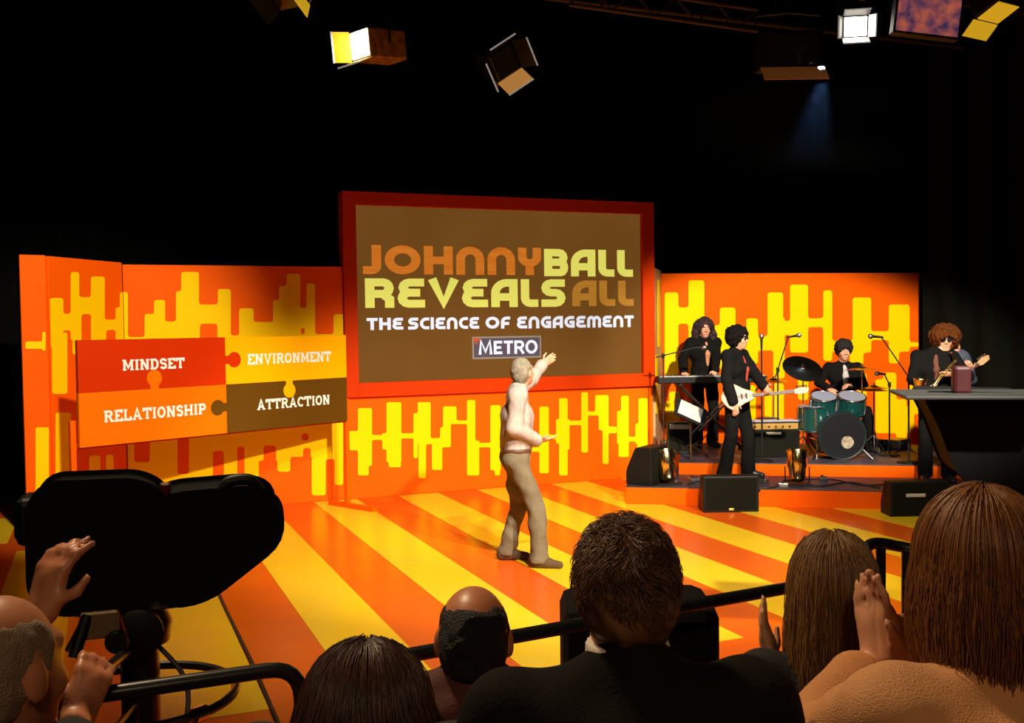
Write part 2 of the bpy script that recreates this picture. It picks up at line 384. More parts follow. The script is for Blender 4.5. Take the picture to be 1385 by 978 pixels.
def slab(L):
    e = 1-.06; b = .06
    S = lambda x, y: [(x-.17, y), (x+.17, y)]
    g = {
     'M': (1.1, [[(.2, 0), (.2, 1)], [(.9, 0), (.9, 1)], [(.2, 1), (.55, .25), (.9, 1)]], [(.2, b), (.9, b), (.16, e), (.94, e)]),
     'I': (.44, [[(.22, 0), (.22, 1)]], [(.22, b), (.22, e)]),
     'N': (.95, [[(.2, 0), (.2, 1)], [(.75, 0), (.75, 1)], [(.2, 1), (.75, 0)]], [(.2, b), (.16, e), (.75, e)]),
     'D': (.88, [[(.2, 0), (.2, 1)], [(.2, .92), (.45, .92)]+arc(.45, .5, .28, .42, 90, -90, 10)+[(.2, .08)]], [(.16, b), (.16, e)]),
     'S': (.74, [[(.64, .72)]+arc(.37, .73, .25, .2, 20, 270, 10)+arc(.37, .29, .26, .22, 90, -160, 10)], []),
     'E': (.80, [[(.2, 0), (.2, 1)], [(.2, .92), (.7, .92), (.7, .72)], [(.2, .5), (.5, .5)], [(.2, .08), (.72, .08), (.72, .3)]], [(.16, b), (.16, e)]),
     'T': (.86, [[(.43, 0), (.43, 1)], [(.08, .68), (.08, .92), (.78, .92), (.78, .68)]], [(.43, b)]),
     'V': (.94, [[(.15, 1), (.47, 0), (.79, 1)]], [(.15, e), (.79, e)]),
     'R': (.92, [[(.2, 0), (.2, 1)], [(.2, .92), (.5, .92)]+arc(.5, .72, .22, .2, 90, -90, 8)+[(.2, .52)], [(.5, .5), (.78, 0)]], [(.2, b), (.16, e), (.8, b)]),
     'O': (.88, [arc(.44, .5, .32, .42, 90, 450, 20)], []),
     'L': (.78, [[(.2, 0), (.2, 1)], [(.2, .08), (.7, .08), (.7, .34)]], [(.16, b), (.2, e)]),
     'A': (.98, [[(.18, 0), (.49, 1), (.8, 0)], [(.28, .32), (.7, .32)]], [(.17, b), (.81, b)]),
     'H': (.98, [[(.2, 0), (.2, 1)], [(.78, 0), (.78, 1)], [(.2, .5), (.78, .5)]], [(.2, b), (.2, e), (.78, b), (.78, e)]),
     'P': (.82, [[(.2, 0), (.2, 1)], [(.2, .92), (.48, .92)]+arc(.48, .69, .23, .23, 90, -90, 8)+[(.2, .46)]], [(.2, b), (.16, e)]),
     'C': (.84, [[(.72, .68), (.72, .9)], arc(.46, .5, .34, .42, 50, 310, 14)], [])}[L]
    return g[0], g[1], [S(*p) for p in g[2]]
PLAIN = {
 'M': (1.05, [[(.12, 0), (.2, 1), (.525, .2), (.85, 1), (.93, 0)]]), 'E': (.68, [[(.64, .9), (.12, .9), (.12, .1), (.64, .1)], [(.12, .5), (.56, .5)]]),
 'T': (.72, [[(.02, .9), (.70, .9)], [(.36, .9), (.36, 0)]]), 'R': (.78, [[(.12, 0), (.12, .9), (.45, .9)]+arc(.45, .68, .2, .22, 90, -90, 8)+[(.12, .46)], [(.42, .46), (.7, 0)]]),
 'O': (.92, [arc(.46, .5, .36, .42, 90, 450, 22)])}
def stroke_mb(mb, pts, t, fx, closed=False, y=0.):
    """a flat ribbon along pts with mitred joints; fx maps glyph units to x,z"""
    P = [np.array(p, float) for p in pts]
    P = [p for i, p in enumerate(P) if i == 0 or np.linalg.norm(p-P[i-1]) > .004]
    cl = np.linalg.norm(P[0]-P[-1]) < 1e-6
    if cl: P = P[:-1]
    n = len(P); V = []
    for i in range(n):
        a = P[i-1] if (i > 0 or cl) else None; c = P[(i+1) % n] if (i < n-1 or cl) else None
        d0 = (P[i]-a) if a is not None else (c-P[i]); d1 = (c-P[i]) if c is not None else d0
        d0 = d0/(np.linalg.norm(d0)+1e-9); d1 = d1/(np.linalg.norm(d1)+1e-9)
        n0 = np.array([-d0[1], d0[0]]); n1 = np.array([-d1[1], d1[0]]); mm = n0+n1; L = np.linalg.norm(mm)
        mm = n0 if L < .2 else mm/L
        k = 1/max(.62, mm@n0)
        for s_ in (1, -1):
            q = P[i]+mm*s_*t/2*k; x, z = fx(q[0], q[1]); V.append((x, y, z))
    m_ = n if cl else n-1
    mb.add(V, [(2*i, 2*i+1, 2*((i+1) % n)+1, 2*((i+1) % n)) for i in range(m_)])
def text_mb(txt, font, x0, x1, z0, h, y, t, gap=.1):
    """lettering between x0 and x1, baseline z0, height h, in the XZ plane"""
    adv = []; w = 0
    for ch in txt:
        g = slab(ch) if font == 'slab' else font[ch]
        adv.append((w, g)); w += g[0]+gap
    w -= gap; sx = (x1-x0)/w; mb = MB()
    for o, g in adv:
        fx = lambda u, v: (x0+(o+u)*sx, z0+v*h)
        for ii, p in enumerate(g[1]): stroke_mb(mb, p, t, fx, y=y-.0006*ii)
        if len(g) > 2:
            for p in g[2]: stroke_mb(mb, p, .13, fx, y=y-.0024)
    return mb
def solidify(o, th=.003):
    md = o.modifiers.new('thickness', 'SOLIDIFY'); md.thickness = th; md.offset = -1; return o

# ------------------------------------------------------------------ big screen
SX0, SX1, SZ0, SZ1 = 2.64, 6.748, 1.195, 3.59
sc = thing('projection_screen', 'large brown projection screen with show title in a red frame', 'screen', ((SX0+SX1)/2, WY, SZ0))
ox, oz = (SX0+SX1)/2, SZ0
IX0, IX1, IZ0, IZ1 = 2.795-ox, 6.578-ox, 1.365-oz, 3.437-oz
W2 = (SX1-SX0)/2; HZ = SZ1-SZ0
def part_box(name, c, s_, m_, par, bevel=.004): 
    b = MB(); b.box(c, s_); return b.build(name, m_, par, bevel=bevel, seg=2)
part_box('frame_side', ((-W2+IX0)/2, .06, HZ/2), (IX0+W2, .24, HZ), REDP, sc)
part_box('frame_side', ((W2+IX1)/2, .06, HZ/2), (W2-IX1, .24, HZ), REDP, sc)
part_box('frame_rail', ((IX0+IX1)/2, .06, (HZ+IZ1)/2), (IX1-IX0, .24, HZ-IZ1), REDP, sc)
part_box('frame_rail', ((IX0+IX1)/2, .06, IZ0/2), (IX1-IX0, .24, IZ0), REDP, sc)
SCR = mat('projected_brown', (.155, .062, .010), .7, emit=.85, spec=.05, var=(1.1, (.175, .075, .014), 2))
scr = part_box('screen_surface', ((IX0+IX1)/2, .02, (IZ0+IZ1)/2), (IX1-IX0, .02, IZ1-IZ0), SCR, sc, 0)
def emat(name, col, e=1., second=None):
    return mat(name, col, .7, emit=e, spec=.1, var=(5, second or tuple(c*.85 for c in col), 3, (.4, 1, 9)))
C_OR = emat('projected_orange', (.66, .20, .022), .85, (.58, .15, .012)); C_YE = emat('projected_pale_yellow', (.80, .72, .13), .9, (.70, .74, .13))
C_OC = emat('projected_ochre', (.50, .22, .025), .8); C_WH = emat('projected_white', (.80, .80, .86), .95, (.62, .72, .86))
SA, SB = (SX0, WY+.01), (SX1, WY+.01)
def scr_xz(x, y):
    u, z = onplane(x, y, SA, SB); return u-(SX1-SX0)/2, z-oz
def screen_text(txt, font, xl, yl, xr, yr, hpx, material, t):
    # baseline pixels left and right give the place and size on the screen
    a, b = scr_xz(xl, yl), scr_xz(xr, yr); c = scr_xz(xl, yl-hpx)
    mb = text_mb(txt, font, a[0], b[0], (a[1]+b[1])/2, c[1]-a[1], .006, t)
    return mb.build('lettering', material, scr)
screen_text('JOHnnY', FAT, 491, 371.5, 732, 371.5, 39.5, C_OR, .27)
screen_text('BALL', FAT, 736, 374, 856, 374, 37, C_YE, .27)
screen_text('REVEALS', FAT, 494, 417, 765, 414.5, 40, C_YE, .27)
screen_text('ALL', FAT, 774, 414, 857, 414, 35, C_OC, .27)
for w_, xa, xb in (('THE', 496, 545.5), ('SCIEnCE', 552, 648), ('OF', 656.5, 690), ('EnGAGEMEnT', 699, 857)): screen_text(w_, FAT, xa, 446.5-(xa-496)*.011, xb, 446.5-(xb-496)*.011, 16.5, C_WH, .25)
a, b = scr_xz(639, 486), scr_xz(731.5, 454)
mb = MB(); mb.box(((a[0]+b[0])/2, .008, (a[1]+b[1])/2), (b[0]-a[0], .004, b[1]-a[1])); lg = mb.build('logo_border', emat('projected_grey', (.30, .24, .17), .9), scr)
mb = MB(); mb.box(((a[0]+b[0])/2, .005, (a[1]+b[1])/2), (b[0]-a[0]-.04, .004, b[1]-a[1]-.04)); mb.build('logo_panel', emat('projected_slate', (.10, .075, .10), .9), scr)
t_ = text_mb('METRO', PLAIN, a[0]+.075, b[0]-.05, a[1]+.055, b[1]-a[1]-.11, .0022, .2, .06); t_.build('lettering', C_WH, scr)
mb = MB()
for dx, dz, s_ in ((.02, -.015, .05), (.065, -.02, .035), (.03, -.055, .03)): mb.box((a[0]+dx+.02, .002, b[1]+dz-.02), (s_, .002, s_*.9))
mb.build('logo_mark', emat('projected_red', (.55, .09, .03), .9), scr)

# ------------------------------------------------------------------ puzzle sign on its stand
PA, PB = np.array([-.19, 9.77]), np.array([2.523, 11.157])
PL = np.linalg.norm(PB-PA); PH0, PH1 = .975, 1.93
sign = thing('puzzle_sign', 'large four piece jigsaw sign board on a floor stand', 'sign', (PA[0], PA[1], 0), math.atan2(PB[1]-PA[1], PB[0]-PA[0]))
def sg(x, y): return onplane(x, y, PA, PB)
mx0 = .5*(sg(298, 458)[0]+sg(303, 530)[0]); mx1 = .5*(sg(304, 519)[0]+sg(313, 582)[0]); mx = (mx0+mx1)/2
mzl = .5*(sg(106, 530)[1]+sg(467, 512)[1])
def knob(c, ang, R=.078, neck=.042, dep=.16, n=14):
    """points of a jigsaw knob growing from the point c in direction ang"""
    ca, sa = math.cos(ang), math.sin(ang); pts = [(0, neck)]
    cx = dep-R*.75; 
    th0 = math.degrees(math.asin(min(.95, neck/R)))
    for i in range(n+1):
        q = math.radians(180-th0-(360-2*th0)*i/n); pts.append((cx+R*math.cos(q), R*math.sin(q)))
    pts.append((0, -neck))
    return [(c[0]+x*ca-y*sa, c[1]+x*sa+y*ca) for x, y in pts]
k1 = (mx, sg(305, 487)[1]); k2 = (sg(208, 525)[0], mzl); k3 = (sg(390, 515)[0], mzl); k4 = (mx, sg(300, 551)[1])
K1 = knob(k1, 0); K2 = knob(k2, PI/2); K3 = knob(k3, -PI/2); K4 = knob(k4, PI)
def orient(k, first): return k if np.hypot(k[0][0]-first[0], k[0][1]-first[1]) < np.hypot(k[-1][0]-first[0], k[-1][1]-first[1]) else k[::-1]
TLp = [(0, PH1), (0, mzl)]+orient(K2, (0, mzl))+[(mx, mzl)]+orient(K1, (mx, mzl))+[(mx, PH1)]
TRp = [(mx, PH1)]+orient(K1, (mx, PH1))+[(mx, mzl)]+orient(K3, (mx, mzl))+[(PL, mzl), (PL, PH1)]
BLp = [(0, mzl), (0, PH0), (mx, PH0)]+orient(K4, (mx, PH0))+[(mx, mzl)]+orient(K2, (mx, mzl))
BRp = [(mx, mzl)]+orient(K4, (mx, mzl))+[(mx, PH0), (PL, PH0), (PL, mzl)]+orient(K3, (PL, mzl))
P_RED = mat('puzzle_red', (.52, .026, .0), .6, spec=.06); P_YEL = mat('puzzle_yellow', (.90, .40, .0), .6, spec=.06)
P_ORA = mat('puzzle_orange', (.86, .145, .0), .6, spec=.06); P_BRO = mat('puzzle_brown', (.105, .044, .003), .65, spec=.04)
for poly, m_, lab, txt, px in ((TLp, P_RED, 'red jigsaw piece', 'MINDSET', (164, 501, 248, 498, 14.5)), (TRp, P_YEL, 'yellow jigsaw piece', 'ENVIRONMENT', (333, 493, 446, 488.5, 14)),
                               (BLp, P_ORA, 'orange jigsaw piece', 'RELATIONSHIP', (139, 571, 277, 560, 15.5)), (BRp, P_BRO, 'brown jigsaw piece', 'ATTRACTION', (346, 553.5, 444.5, 547.5, 13.5))):
    b = MB(); b.prism([poly], -.02, .02); o = b.build('jigsaw_piece', m_, sign, bevel=.003, seg=1); o['label'] = lab
    xl, yl, xr, yr, h = px; p, q, r_ = sg(xl, yl), sg(xr, yr), sg(xl, yl-h)
    text_mb(txt, 'slab', p[0], q[0], (p[1]+q[1])/2, r_[1]-p[1], -.0215, .21, .06).build('lettering', WHITE, o)
part_box('back_panel', (PL/2, .034, (PH0+PH1)/2), (PL-.02, .024, PH1-PH0-.02), WOODC, sign)
for u in (-.045, PL+.02):
    part_box('post', (u, .03, .62), (.05, .05, 1.2), ORANGE, sign)
    part_box('foot', (u, -.05, .025), (.07, .75, .05), ORANGE, sign)
part_box('shadow_gap_rail', (PL/2, .075, .985), (PL+.02, .05, .06), REDP, sign)  # rail coloured dark red for the shadow gap under the board

# ------------------------------------------------------------------ band risers
RP, RD, RN = np.array([5.40, 10.0]), np.array([.8364, -.5481]), np.array([.5481, .8364])
RANG = math.atan2(RD[1], RD[0])
def rp(t, n, z=0.): 
    p = RP+RD*t+RN*n; return np.array([p[0], p[1], z])
def riser(t0, t1, n0, n1, z0, z1, label, trim):
    r_ = thing('stage_riser', label, 'riser', rp(t0, n0, z0), RANG)
    part_box('fascia', ((t1-t0)/2, .012, (z1-z0)/2-.006), (t1-t0, .024, z1-z0-.012), ORANGE, r_, .002)
    part_box('side_board', (.012, (n1-n0)/2+.013, (z1-z0)/2-.006), (.024, n1-n0-.026, z1-z0-.012), ORANGE, r_, .002)
    part_box('deck', ((t1-t0)/2, (n1-n0)/2, z1-z0-.006), (t1-t0, n1-n0, .012), RISERTOP, r_, .002)
    part_box('core', ((t1-t0)/2+.013, (n1-n0)/2+.013, (z1-z0)/2-.007), (t1-t0-.03, n1-n0-.03, z1-z0-.014), BLACK, r_, 0)
    return r_
r1 = riser(0, 5.2, 0, 1.5, 0, .2, 'low front band riser with orange fascia and dark deck', True)
part_box('rear_deck', (2.9, 2.24, .1), (4.55, 1.47, .198), BLACK, r1, 0)
riser(.55, 5.2, .97, 2.98, .2, .35, 'upper band riser carrying the drums and keyboard', True)

# ------------------------------------------------------------------ people: smooth distance fields turned into one continuous surface
def nz(v): v = np.array(v, float); return v/(np.linalg.norm(v)+1e-9)
class Sdf:
    def __init__(s): s.p = []; s.clips = []; s.noise = None
    def cap(s, a, b, r0, r1=None, k=.03, sub=False):
        s.p.append(('c', np.array(a, float), np.array(b, float), r0, r0 if r1 is None else r1, k, sub)); return s
    def ell(s, c, r, ax=None, k=.03, sub=False):
        s.p.append(('e', np.array(c, float), np.array(r, float), np.eye(3) if ax is None else np.array(ax, float), k, sub)); return s
    def clip(s, p, n): s.clips.append((np.array(p, float), nz(n))); return s
    def mesh(s, name, vox):
        lo = np.full(3, 9e9); hi = -lo
        for q in s.p:
            if q[-1]: continue
            if q[0] == 'c':
                r = max(q[3], q[4]); 
                for e in (q[1], q[2]): lo = np.minimum(lo, e-r); hi = np.maximum(hi, e+r)
            else: r = q[2].max(); lo = np.minimum(lo, q[1]-r); hi = np.maximum(hi, q[1]+r)
        lo -= .03+2*vox; hi += .03+2*vox
        n = np.ceil((hi-lo)/vox).astype(int)+1
        F = np.full(n, .12, np.float32)
        ax = [lo[i]+vox*np.arange(n[i]) for i in range(3)]
        for q in s.p:
            k, sub = q[-2], q[-1]; pad = max(.03, k)+2*vox
            if q[0] == 'c': r = max(q[3], q[4]); l = np.minimum(q[1], q[2])-r-pad; h = np.maximum(q[1], q[2])+r+pad
            else: l = q[1]-q[2].max()-pad; h = q[1]+q[2].max()+pad
            i0 = np.clip(((l-lo)/vox).astype(int), 0, n); i1 = np.clip(((h-lo)/vox).astype(int)+2, 0, n)
            if (i1 <= i0).any(): continue
            X, Y, Z = np.meshgrid(ax[0][i0[0]:i1[0]], ax[1][i0[1]:i1[1]], ax[2][i0[2]:i1[2]], indexing='ij')
            if q[0] == 'c':
                a, b = q[1], q[2]; d = b-a; dd = d@d+1e-12
                x, y, z = X-a[0], Y-a[1], Z-a[2]
                t = np.clip((x*d[0]+y*d[1]+z*d[2])/dd, 0, 1)
                D = np.sqrt((x-t*d[0])**2+(y-t*d[1])**2+(z-t*d[2])**2)-(q[3]+(q[4]-q[3])*t)
            else:
                x, y, z = X-q[1][0], Y-q[1][1], Z-q[1][2]; A = q[3]; r = q[2]
                u = (x*A[0, 0]+y*A[0, 1]+z*A[0, 2])/r[0]; v = (x*A[1, 0]+y*A[1, 1]+z*A[1, 2])/r[1]; w = (x*A[2, 0]+y*A[2, 1]+z*A[2, 2])/r[2]
                k0 = np.sqrt(u*u+v*v+w*w)+1e-9; k1 = np.sqrt((u/r[0])**2+(v/r[1])**2+(w/r[2])**2)+1e-9
                D = np.where(k0 < .02, -r.min(), k0*(k0-1)/k1)
            sl = (slice(i0[0], i1[0]), slice(i0[1], i1[1]), slice(i0[2], i1[2]))
            G = F[sl]; D = D.astype(np.float32)
            if sub: hh = np.maximum(k-np.abs(G+D), 0)/k; F[sl] = np.maximum(G, -D)+hh*hh*k*.25
            else: hh = np.maximum(k-np.abs(G-D), 0)/k; F[sl] = np.minimum(G, D)-hh*hh*k*.25
        if s.noise is not None or s.clips:
            X, Y, Z = np.meshgrid(*ax, indexing='ij')
            if s.noise is not None:
                amp, fq, sd = s.noise
                r_ = np.random.default_rng(sd); N = np.zeros_like(F)
                for o_ in range(7):
                    d = nz(r_.normal(size=3))*fq*(.6+.9*o_/3); ph = r_.uniform(0, 6)
                    w = nz(r_.normal(size=3))*fq*.4
                    N += (np.sin(X*d[0]+Y*d[1]+Z*d[2]+ph+1.3*np.sin(X*w[0]+Y*w[1]+Z*w[2]))/(1+.35*o_)).astype(np.float32)
                F += N*(amp/2.2)
            for p, nn in s.clips:
                F = np.maximum(F, ((X-p[0])*nn[0]+(Y-p[1])*nn[1]+(Z-p[2])*nn[2]).astype(np.float32))
        return surface_nets(name, F, lo, vox)
def surface_nets(name, F, lo, vox):
    F[0] = F[-1] = 1; F[:, 0] = F[:, -1] = 1; F[:, :, 0] = F[:, :, -1] = 1
    S = F < 0
    c = [S[a:S.shape[0]-1+a, b:S.shape[1]-1+b, d:S.shape[2]-1+d] for a in (0, 1) for b in (0, 1) for d in (0, 1)]
    anyc = np.logical_or.reduce(c); allc = np.logical_and.reduce(c)
    act = anyc & ~allc; idx = np.argwhere(act); K = len(idx)
    ID = np.full(act.shape, -1, np.int64); ID[act] = np.arange(K)
    cor = np.array([(a, b, d) for a in (0, 1) for b in (0, 1) for d in (0, 1)])
    val = np.stack([F[idx[:, 0]+o[0], idx[:, 1]+o[1], idx[:, 2]+o[2]] for o in cor], 1)
    acc = np.zeros((K, 3)); cnt = np.zeros(K)
    for i in range(8):
        for j in range(i+1, 8):
            if abs(cor[i]-cor[j]).sum() != 1: continue
            a, b = val[:, i], val[:, j]; mk = (a < 0) != (b < 0); t = np.where(mk, a/(a-b+1e-12), 0)
            acc += np.where(mk[:, None], cor[i]+t[:, None]*(cor[j]-cor[i]), 0); cnt += mk
    V = lo+vox*(idx+acc/np.maximum(cnt, 1)[:, None])
    Q = []
    for d in range(3):
        a = [slice(None)]*3; b = [slice(None)]*3; a[d] = slice(0, -1); b[d] = slice(1, None)
        s0, s1 = S[tuple(a)], S[tuple(b)]
        e = np.argwhere(s0 != s1); 
        if not len(e): continue
        fl_ = s0[e[:, 0], e[:, 1], e[:, 2]]
        u, v = (d+1) % 3, (d+2) % 3
        eu = np.zeros(3, int); eu[u] = 1; ev = np.zeros(3, int); ev[v] = 1
        g = lambda w: ID[w[:, 0], w[:, 1], w[:, 2]]
        q = np.stack([g(e-eu-ev), g(e-ev), g(e), g(e-eu)], 1)
        q[~fl_] = q[~fl_][:, ::-1]; Q.append(q)
    Q = np.concatenate(Q)
    me = bpy.data.meshes.new(name)
    me.vertices.add(K); me.vertices.foreach_set('co', V.astype(np.float32).ravel())
    me.loops.add(len(Q)*4); me.loops.foreach_set('vertex_index', Q.astype(np.int32).ravel())
    me.polygons.add(len(Q)); me.polygons.foreach_set('loop_start', np.arange(0, len(Q)*4, 4, dtype=np.int32))
    me.update(calc_edges=True); me.polygons.foreach_set('use_smooth', np.ones(len(Q), bool)); me.validate()
    return me
def sdf_obj(S, name, material, parent, vox=.01):
    me = S.mesh(name, vox); me.materials.append(material)
    o = bpy.data.objects.new(name, me); return link(o, parent)
def ik(S, W, a, b, pole):
    S = np.array(S, float); W = np.array(W, float); d = W-S; L = np.linalg.norm(d); L2 = min(max(L, .05), (a+b)*.999)
    if L > L2: W = S+d/L*L2
    u = nz(W-S); x = (a*a-b*b+L2*L2)/(2*L2); h = math.sqrt(max(a*a-x*x, 0))
    p = np.array(pole, float); p = nz(p-u*(p@u)); return S+u*x+p*h, W
def P3(f, s_, z): return np.array([s_, -f, z])

def hand(S, W, d, nrm, thumb, curl=.35, r=.0092, k=.008, spread=.12):
    """palm, four fingers of different lengths and a thumb; thumb = unit vector pointing to the thumb side"""
    d = nz(d); th = nz(np.array(thumb)-d*(np.array(thumb)@d)); nn = nz(nrm)
    for o_ in (-.028, -.009, .010, .028): S.cap(W+d*.005+th*o_*.75, W+d*.088+th*o_, .0155, .012, .014)
    S.cap(W+d*.02, W+d*.07, .021, .018, .015)
    for o_, L in ((.031, .072), (.011, .082), (-.010, .076), (-.030, .060)):
        b0 = W+d*.088+th*o_; d1 = nz(d+th*o_*spread*10+nn*curl*.5); m1 = b0+d1*L*.5
        d2 = nz(d+th*o_*spread*8+nn*curl*1.6); S.cap(b0, m1, r, r*.95, k); S.cap(m1, m1+d2*L*.5, r*.95, r*.8, k)
    t0 = W+d*.025+th*.026; t1 = t0+nz(d*.6+th*.9+nn*.3)*.045; t2 = t1+nz(d*.95+th*.35+nn*.25)*.035
    S.cap(t0, t1, .0125, .0105, .012); S.cap(t1, t2, .0105, .0085, k)

def head_axes(hf, hu=(0, 0, 1)):
    hf = nz(hf); hs = nz(np.cross(hu, hf)); hu = np.cross(hf, hs); return hs, hf, hu     # figure's left, forward, up
def head_sdf(S, C, ax, sc_=1.0, neckb=None, nr=.056, ears=True):
    hs, hf, hu = ax; A = np.array([hs, hf, hu])
    q = lambda s_, f, u: C+(hs*s_+hf*f+hu*u)*sc_
    S.ell(q(0, -.012, .018), np.array((.077, .097, .098))*sc_, A, .03)
    S.ell(q(0, .028, -.045), np.array((.060, .066, .078))*sc_, A, .04)
    S.ell(q(0, .062, -.098), np.array((.030, .030, .024))*sc_, A, .03)
    S.ell(q(0, .075, .030), np.array((.052, .018, .016))*sc_, A, .02)
    for e in (-1, 1):
        S.ell(q(e*.031, .096, .004), np.array((.017, .014, .012))*sc_, A, .012, True)
        if ears: S.ell(q(e*.079, -.008, -.012), np.array((.010, .021, .033))*sc_, A, .008)
        S.ell(q(e*.038, .065, -.035), np.array((.022, .022, .02))*sc_, A, .02)
    S.cap(q(0, .088, .010), q(0, .112, -.030), .008*sc_, .013*sc_, .012)
    S.cap(q(-.014, .104, -.036), q(.014, .104, -.036), .008*sc_, .008*sc_, .008)
    S.cap(q(-.022, .092, -.070), q(.022, .092, -.070), .009*sc_, .009*sc_, .012)
    if neckb is not None: S.cap(neckb, q(0, -.022, -.05), nr*1.08, nr, .03)
EYE = mat('eye_white', (.75, .72, .66), .3); IRIS = mat('dark_iris', (.03, .02, .015), .2); LIPS = mat('lips', (.42, .12, .08), .5)
def face(C, ax, par, brow, sc_=1.0):
    hs, hf, hu = ax; A = np.array([hs, hf, hu]); q = lambda s_, f, u: C+(hs*s_+hf*f+hu*u)*sc_
    for e in (-1, 1):
        S = MB(); S.lathe([(.001, -.011), (.008, -.008), (.0115, 0), (.008, .008), (.001, .011)], 10, q(e*.031, .082, .004)); eye = S.build('eye', EYE, par, True)
        S = MB(); S.lathe([(.001, -.006), (.005, -.003), (.006, 0), (.005, .003), (.001, .006)], 8, q(e*.031, .0895, .004)); S.build('iris', IRIS, eye, True)
        S = MB(); S.tube([q(e*.014, .094, .022), q(e*.032, .095, .028), q(e*.048, .082, .022)], [.004, .005, .003], 6); S.build('eyebrow', brow, par, True)
    S = MB(); S.tube([q(-.024, .094, -.070), q(0, .102, -.068), q(.024, .094, -.070)], [.003, .006, .003], 6); S.build('mouth', LIPS, par, True)

def person(label, loc, heading, sp):
    """sp: pose and clothing; local frame: forward f, figure's left s, up z"""
    root_loc = np.array(loc, float)
    k = sp.get('k', 1.0); seated = sp.get('seated', False); vox = sp.get('vox', .01)
    g = lambda key, d: np.array(sp.get(key, d), float)
    v = lambda p: P3(*p)
    if seated:
        hz = sp['hz']; t = hz/1.25
        pel = g('pelvis', (-.02, 0, .54)); wai = g('waist', (-.03, 0, .54+.20*t)); che = g('chest', (.0, 0, .54+.40*t)); nb = g('neck', (.0, 0, .54+.545*t)); hd = g('head', (.04, 0, hz))
        if t < .98: pass
        sh_z = .54+.50*t
    else:
        pel = g('pelvis', (0, 0, .95*k)); wai = g('waist', (.0, 0, 1.08*k)); che = g('chest', (.0, 0, 1.27*k)); nb = g('neck', (-.01, 0, 1.455*k)); hd = g('head', (.02, 0, 1.625*k))
        sh_z = 1.42*k
    sw = sp.get('sw', .185)*k; tw = sp.get('twist', 0.)       # torso twist to the figure's left
    sd = np.array([-math.sin(tw), math.cos(tw)])              # (f,s) direction of the figure's left shoulder
    shc = g('shoulder', (nb[0]-.005, nb[1], sh_z))
    shL = shc+np.array([sd[0]*sw, sd[1]*sw, 0]); shR = shc-np.array([sd[0]*sw, sd[1]*sw, 0])
    hipw = .095*k
    hpL, hpR = pel+np.array([0, hipw, -.03]), pel-np.array([0, hipw, .03])
    if seated: da = dict(ankleL=(.50, .11, .08), ankleR=(.50, -.11, .08))
    else: da = dict(ankleL=(0, .11, .08), ankleR=(0, -.11, .08))
    ua, fa, tl, sl_ = .285*k, .255*k, .43*k, .42*k
    if seated: tl, sl_ = .44, .45
    dw = dict(wristL=(.12, .24, .78), wristR=(.12, -.24, .78)) if not seated else dict(wristL=(.32, .10, .66), wristR=(.32, -.10, .66))
    limbs = {}
    for e, sh, hp in (('L', shL, hpL), ('R', shR, hpR)):
        sgn = 1 if e == 'L' else -1
        W = v(g('wrist'+e, dw['wrist'+e])); el, W = ik(v(sh), W, ua, fa, v(g('pole'+e, (-.6, sgn*.5, -.5))))
        An = v(g('ankle'+e, da['ankle'+e])); sc2 = 1. if seated else min(1., np.linalg.norm(An-v(hp))/(.988*(tl+sl_))); tl_, ss_ = tl*sc2, sl_*sc2; kn, An = ik(v(hp), An, tl_, ss_, v(g('kpole'+e, (1, sgn*.12, .35 if seated else 0))))
        limbs[e] = (v(sh), el, W, v(hp), kn, An)
    pel, wai, che, nb, hd = map(v, (pel, wai, che, nb, hd))
    sdv = v((sd[0], sd[1], 0)); hv = v((0, 1, 0))
    fat = sp.get('fat', 0.)
    def torso(S, o):
        S.cap(v(shL)*.96+v(shc)*.04, v(shR)*.96+v(shc)*.04, .056*k+o, .056*k+o, .05)
        S.cap(che+sdv*.085*k, che-sdv*.085*k, .108*k+o+fat*.3, None, .06)
        S.cap(wai+sdv*.055*k, wai-sdv*.055*k, .105*k+o+fat, None, .06)
        S.cap(pel+hv*.065*k, pel-hv*.065*k, .110*k+o+fat*.6, None, .06)
        S.cap(che, pel, .105*k+o+fat*.5, .10*k+o, .05)
        S.cap(v(shc)-v((.0, 0, .02)), nb+np.array([0, 0, .01]), .075*k+o, .058*k+o, .05)
    def arm(S, e, o, upto=1., wr=0.):
        a, b, c = limbs[e][:3]; S.cap(a, b, .052*k+o, .043*k+o, .035)
        S.cap(b, b+(c-b)*upto, .043*k+o, (.043-.013*upto)*k+o+wr, .02)
    def leg(S, e, o, flare=0.):
        a, b, c = limbs[e][3:]; S.cap(a, b, .085*k+o, .058*k+o, .04); S.cap(b, b+(c-b)*.35, .056*k+o, .056*k+o, .02); S.cap(b, c, .055*k+o, .038*k+o+flare, .02)
    hdir = sp.get('look', heading); la = hdir-heading; pit = sp.get('look_up', 0.)
    hf = np.array([math.sin(la)*math.cos(pit), -math.cos(la)*math.cos(pit), math.sin(pit)])   # local facing -Y
    rl = sp.get('tilt', 0.); hax = head_axes(hf, (math.sin(rl)*math.cos(la), math.sin(rl)*math.sin(la), math.cos(rl)))
    # body
    S = Sdf(); torso(S, 0.)
    for e in 'LR':
        arm(S, e, 0.); leg(S, e, 0.)
        a, b, c = limbs[e][:3]; sgn = 1 if e == 'L' else -1
        fd = nz(c-b); hdn = np.array(v(sp['hand'+e])) if 'hand'+e in sp else fd
        pn = v(sp.get('palm'+e, (0, -sgn, -.2))); th = v(sp.get('thumb'+e, (.8, 0, .6)))
        hand(S, c, hdn, pn, th, sp.get('curl'+e, .5))
        An = limbs[e][5]; td = nz(v(np.array([*sp.get('toe'+e, (1, sgn*.15)), 0.])))
        S.cap(An-td*.04-np.array([0, 0, .04]), An+td*.15-np.array([0, 0, .055]), .032, .024, .03)
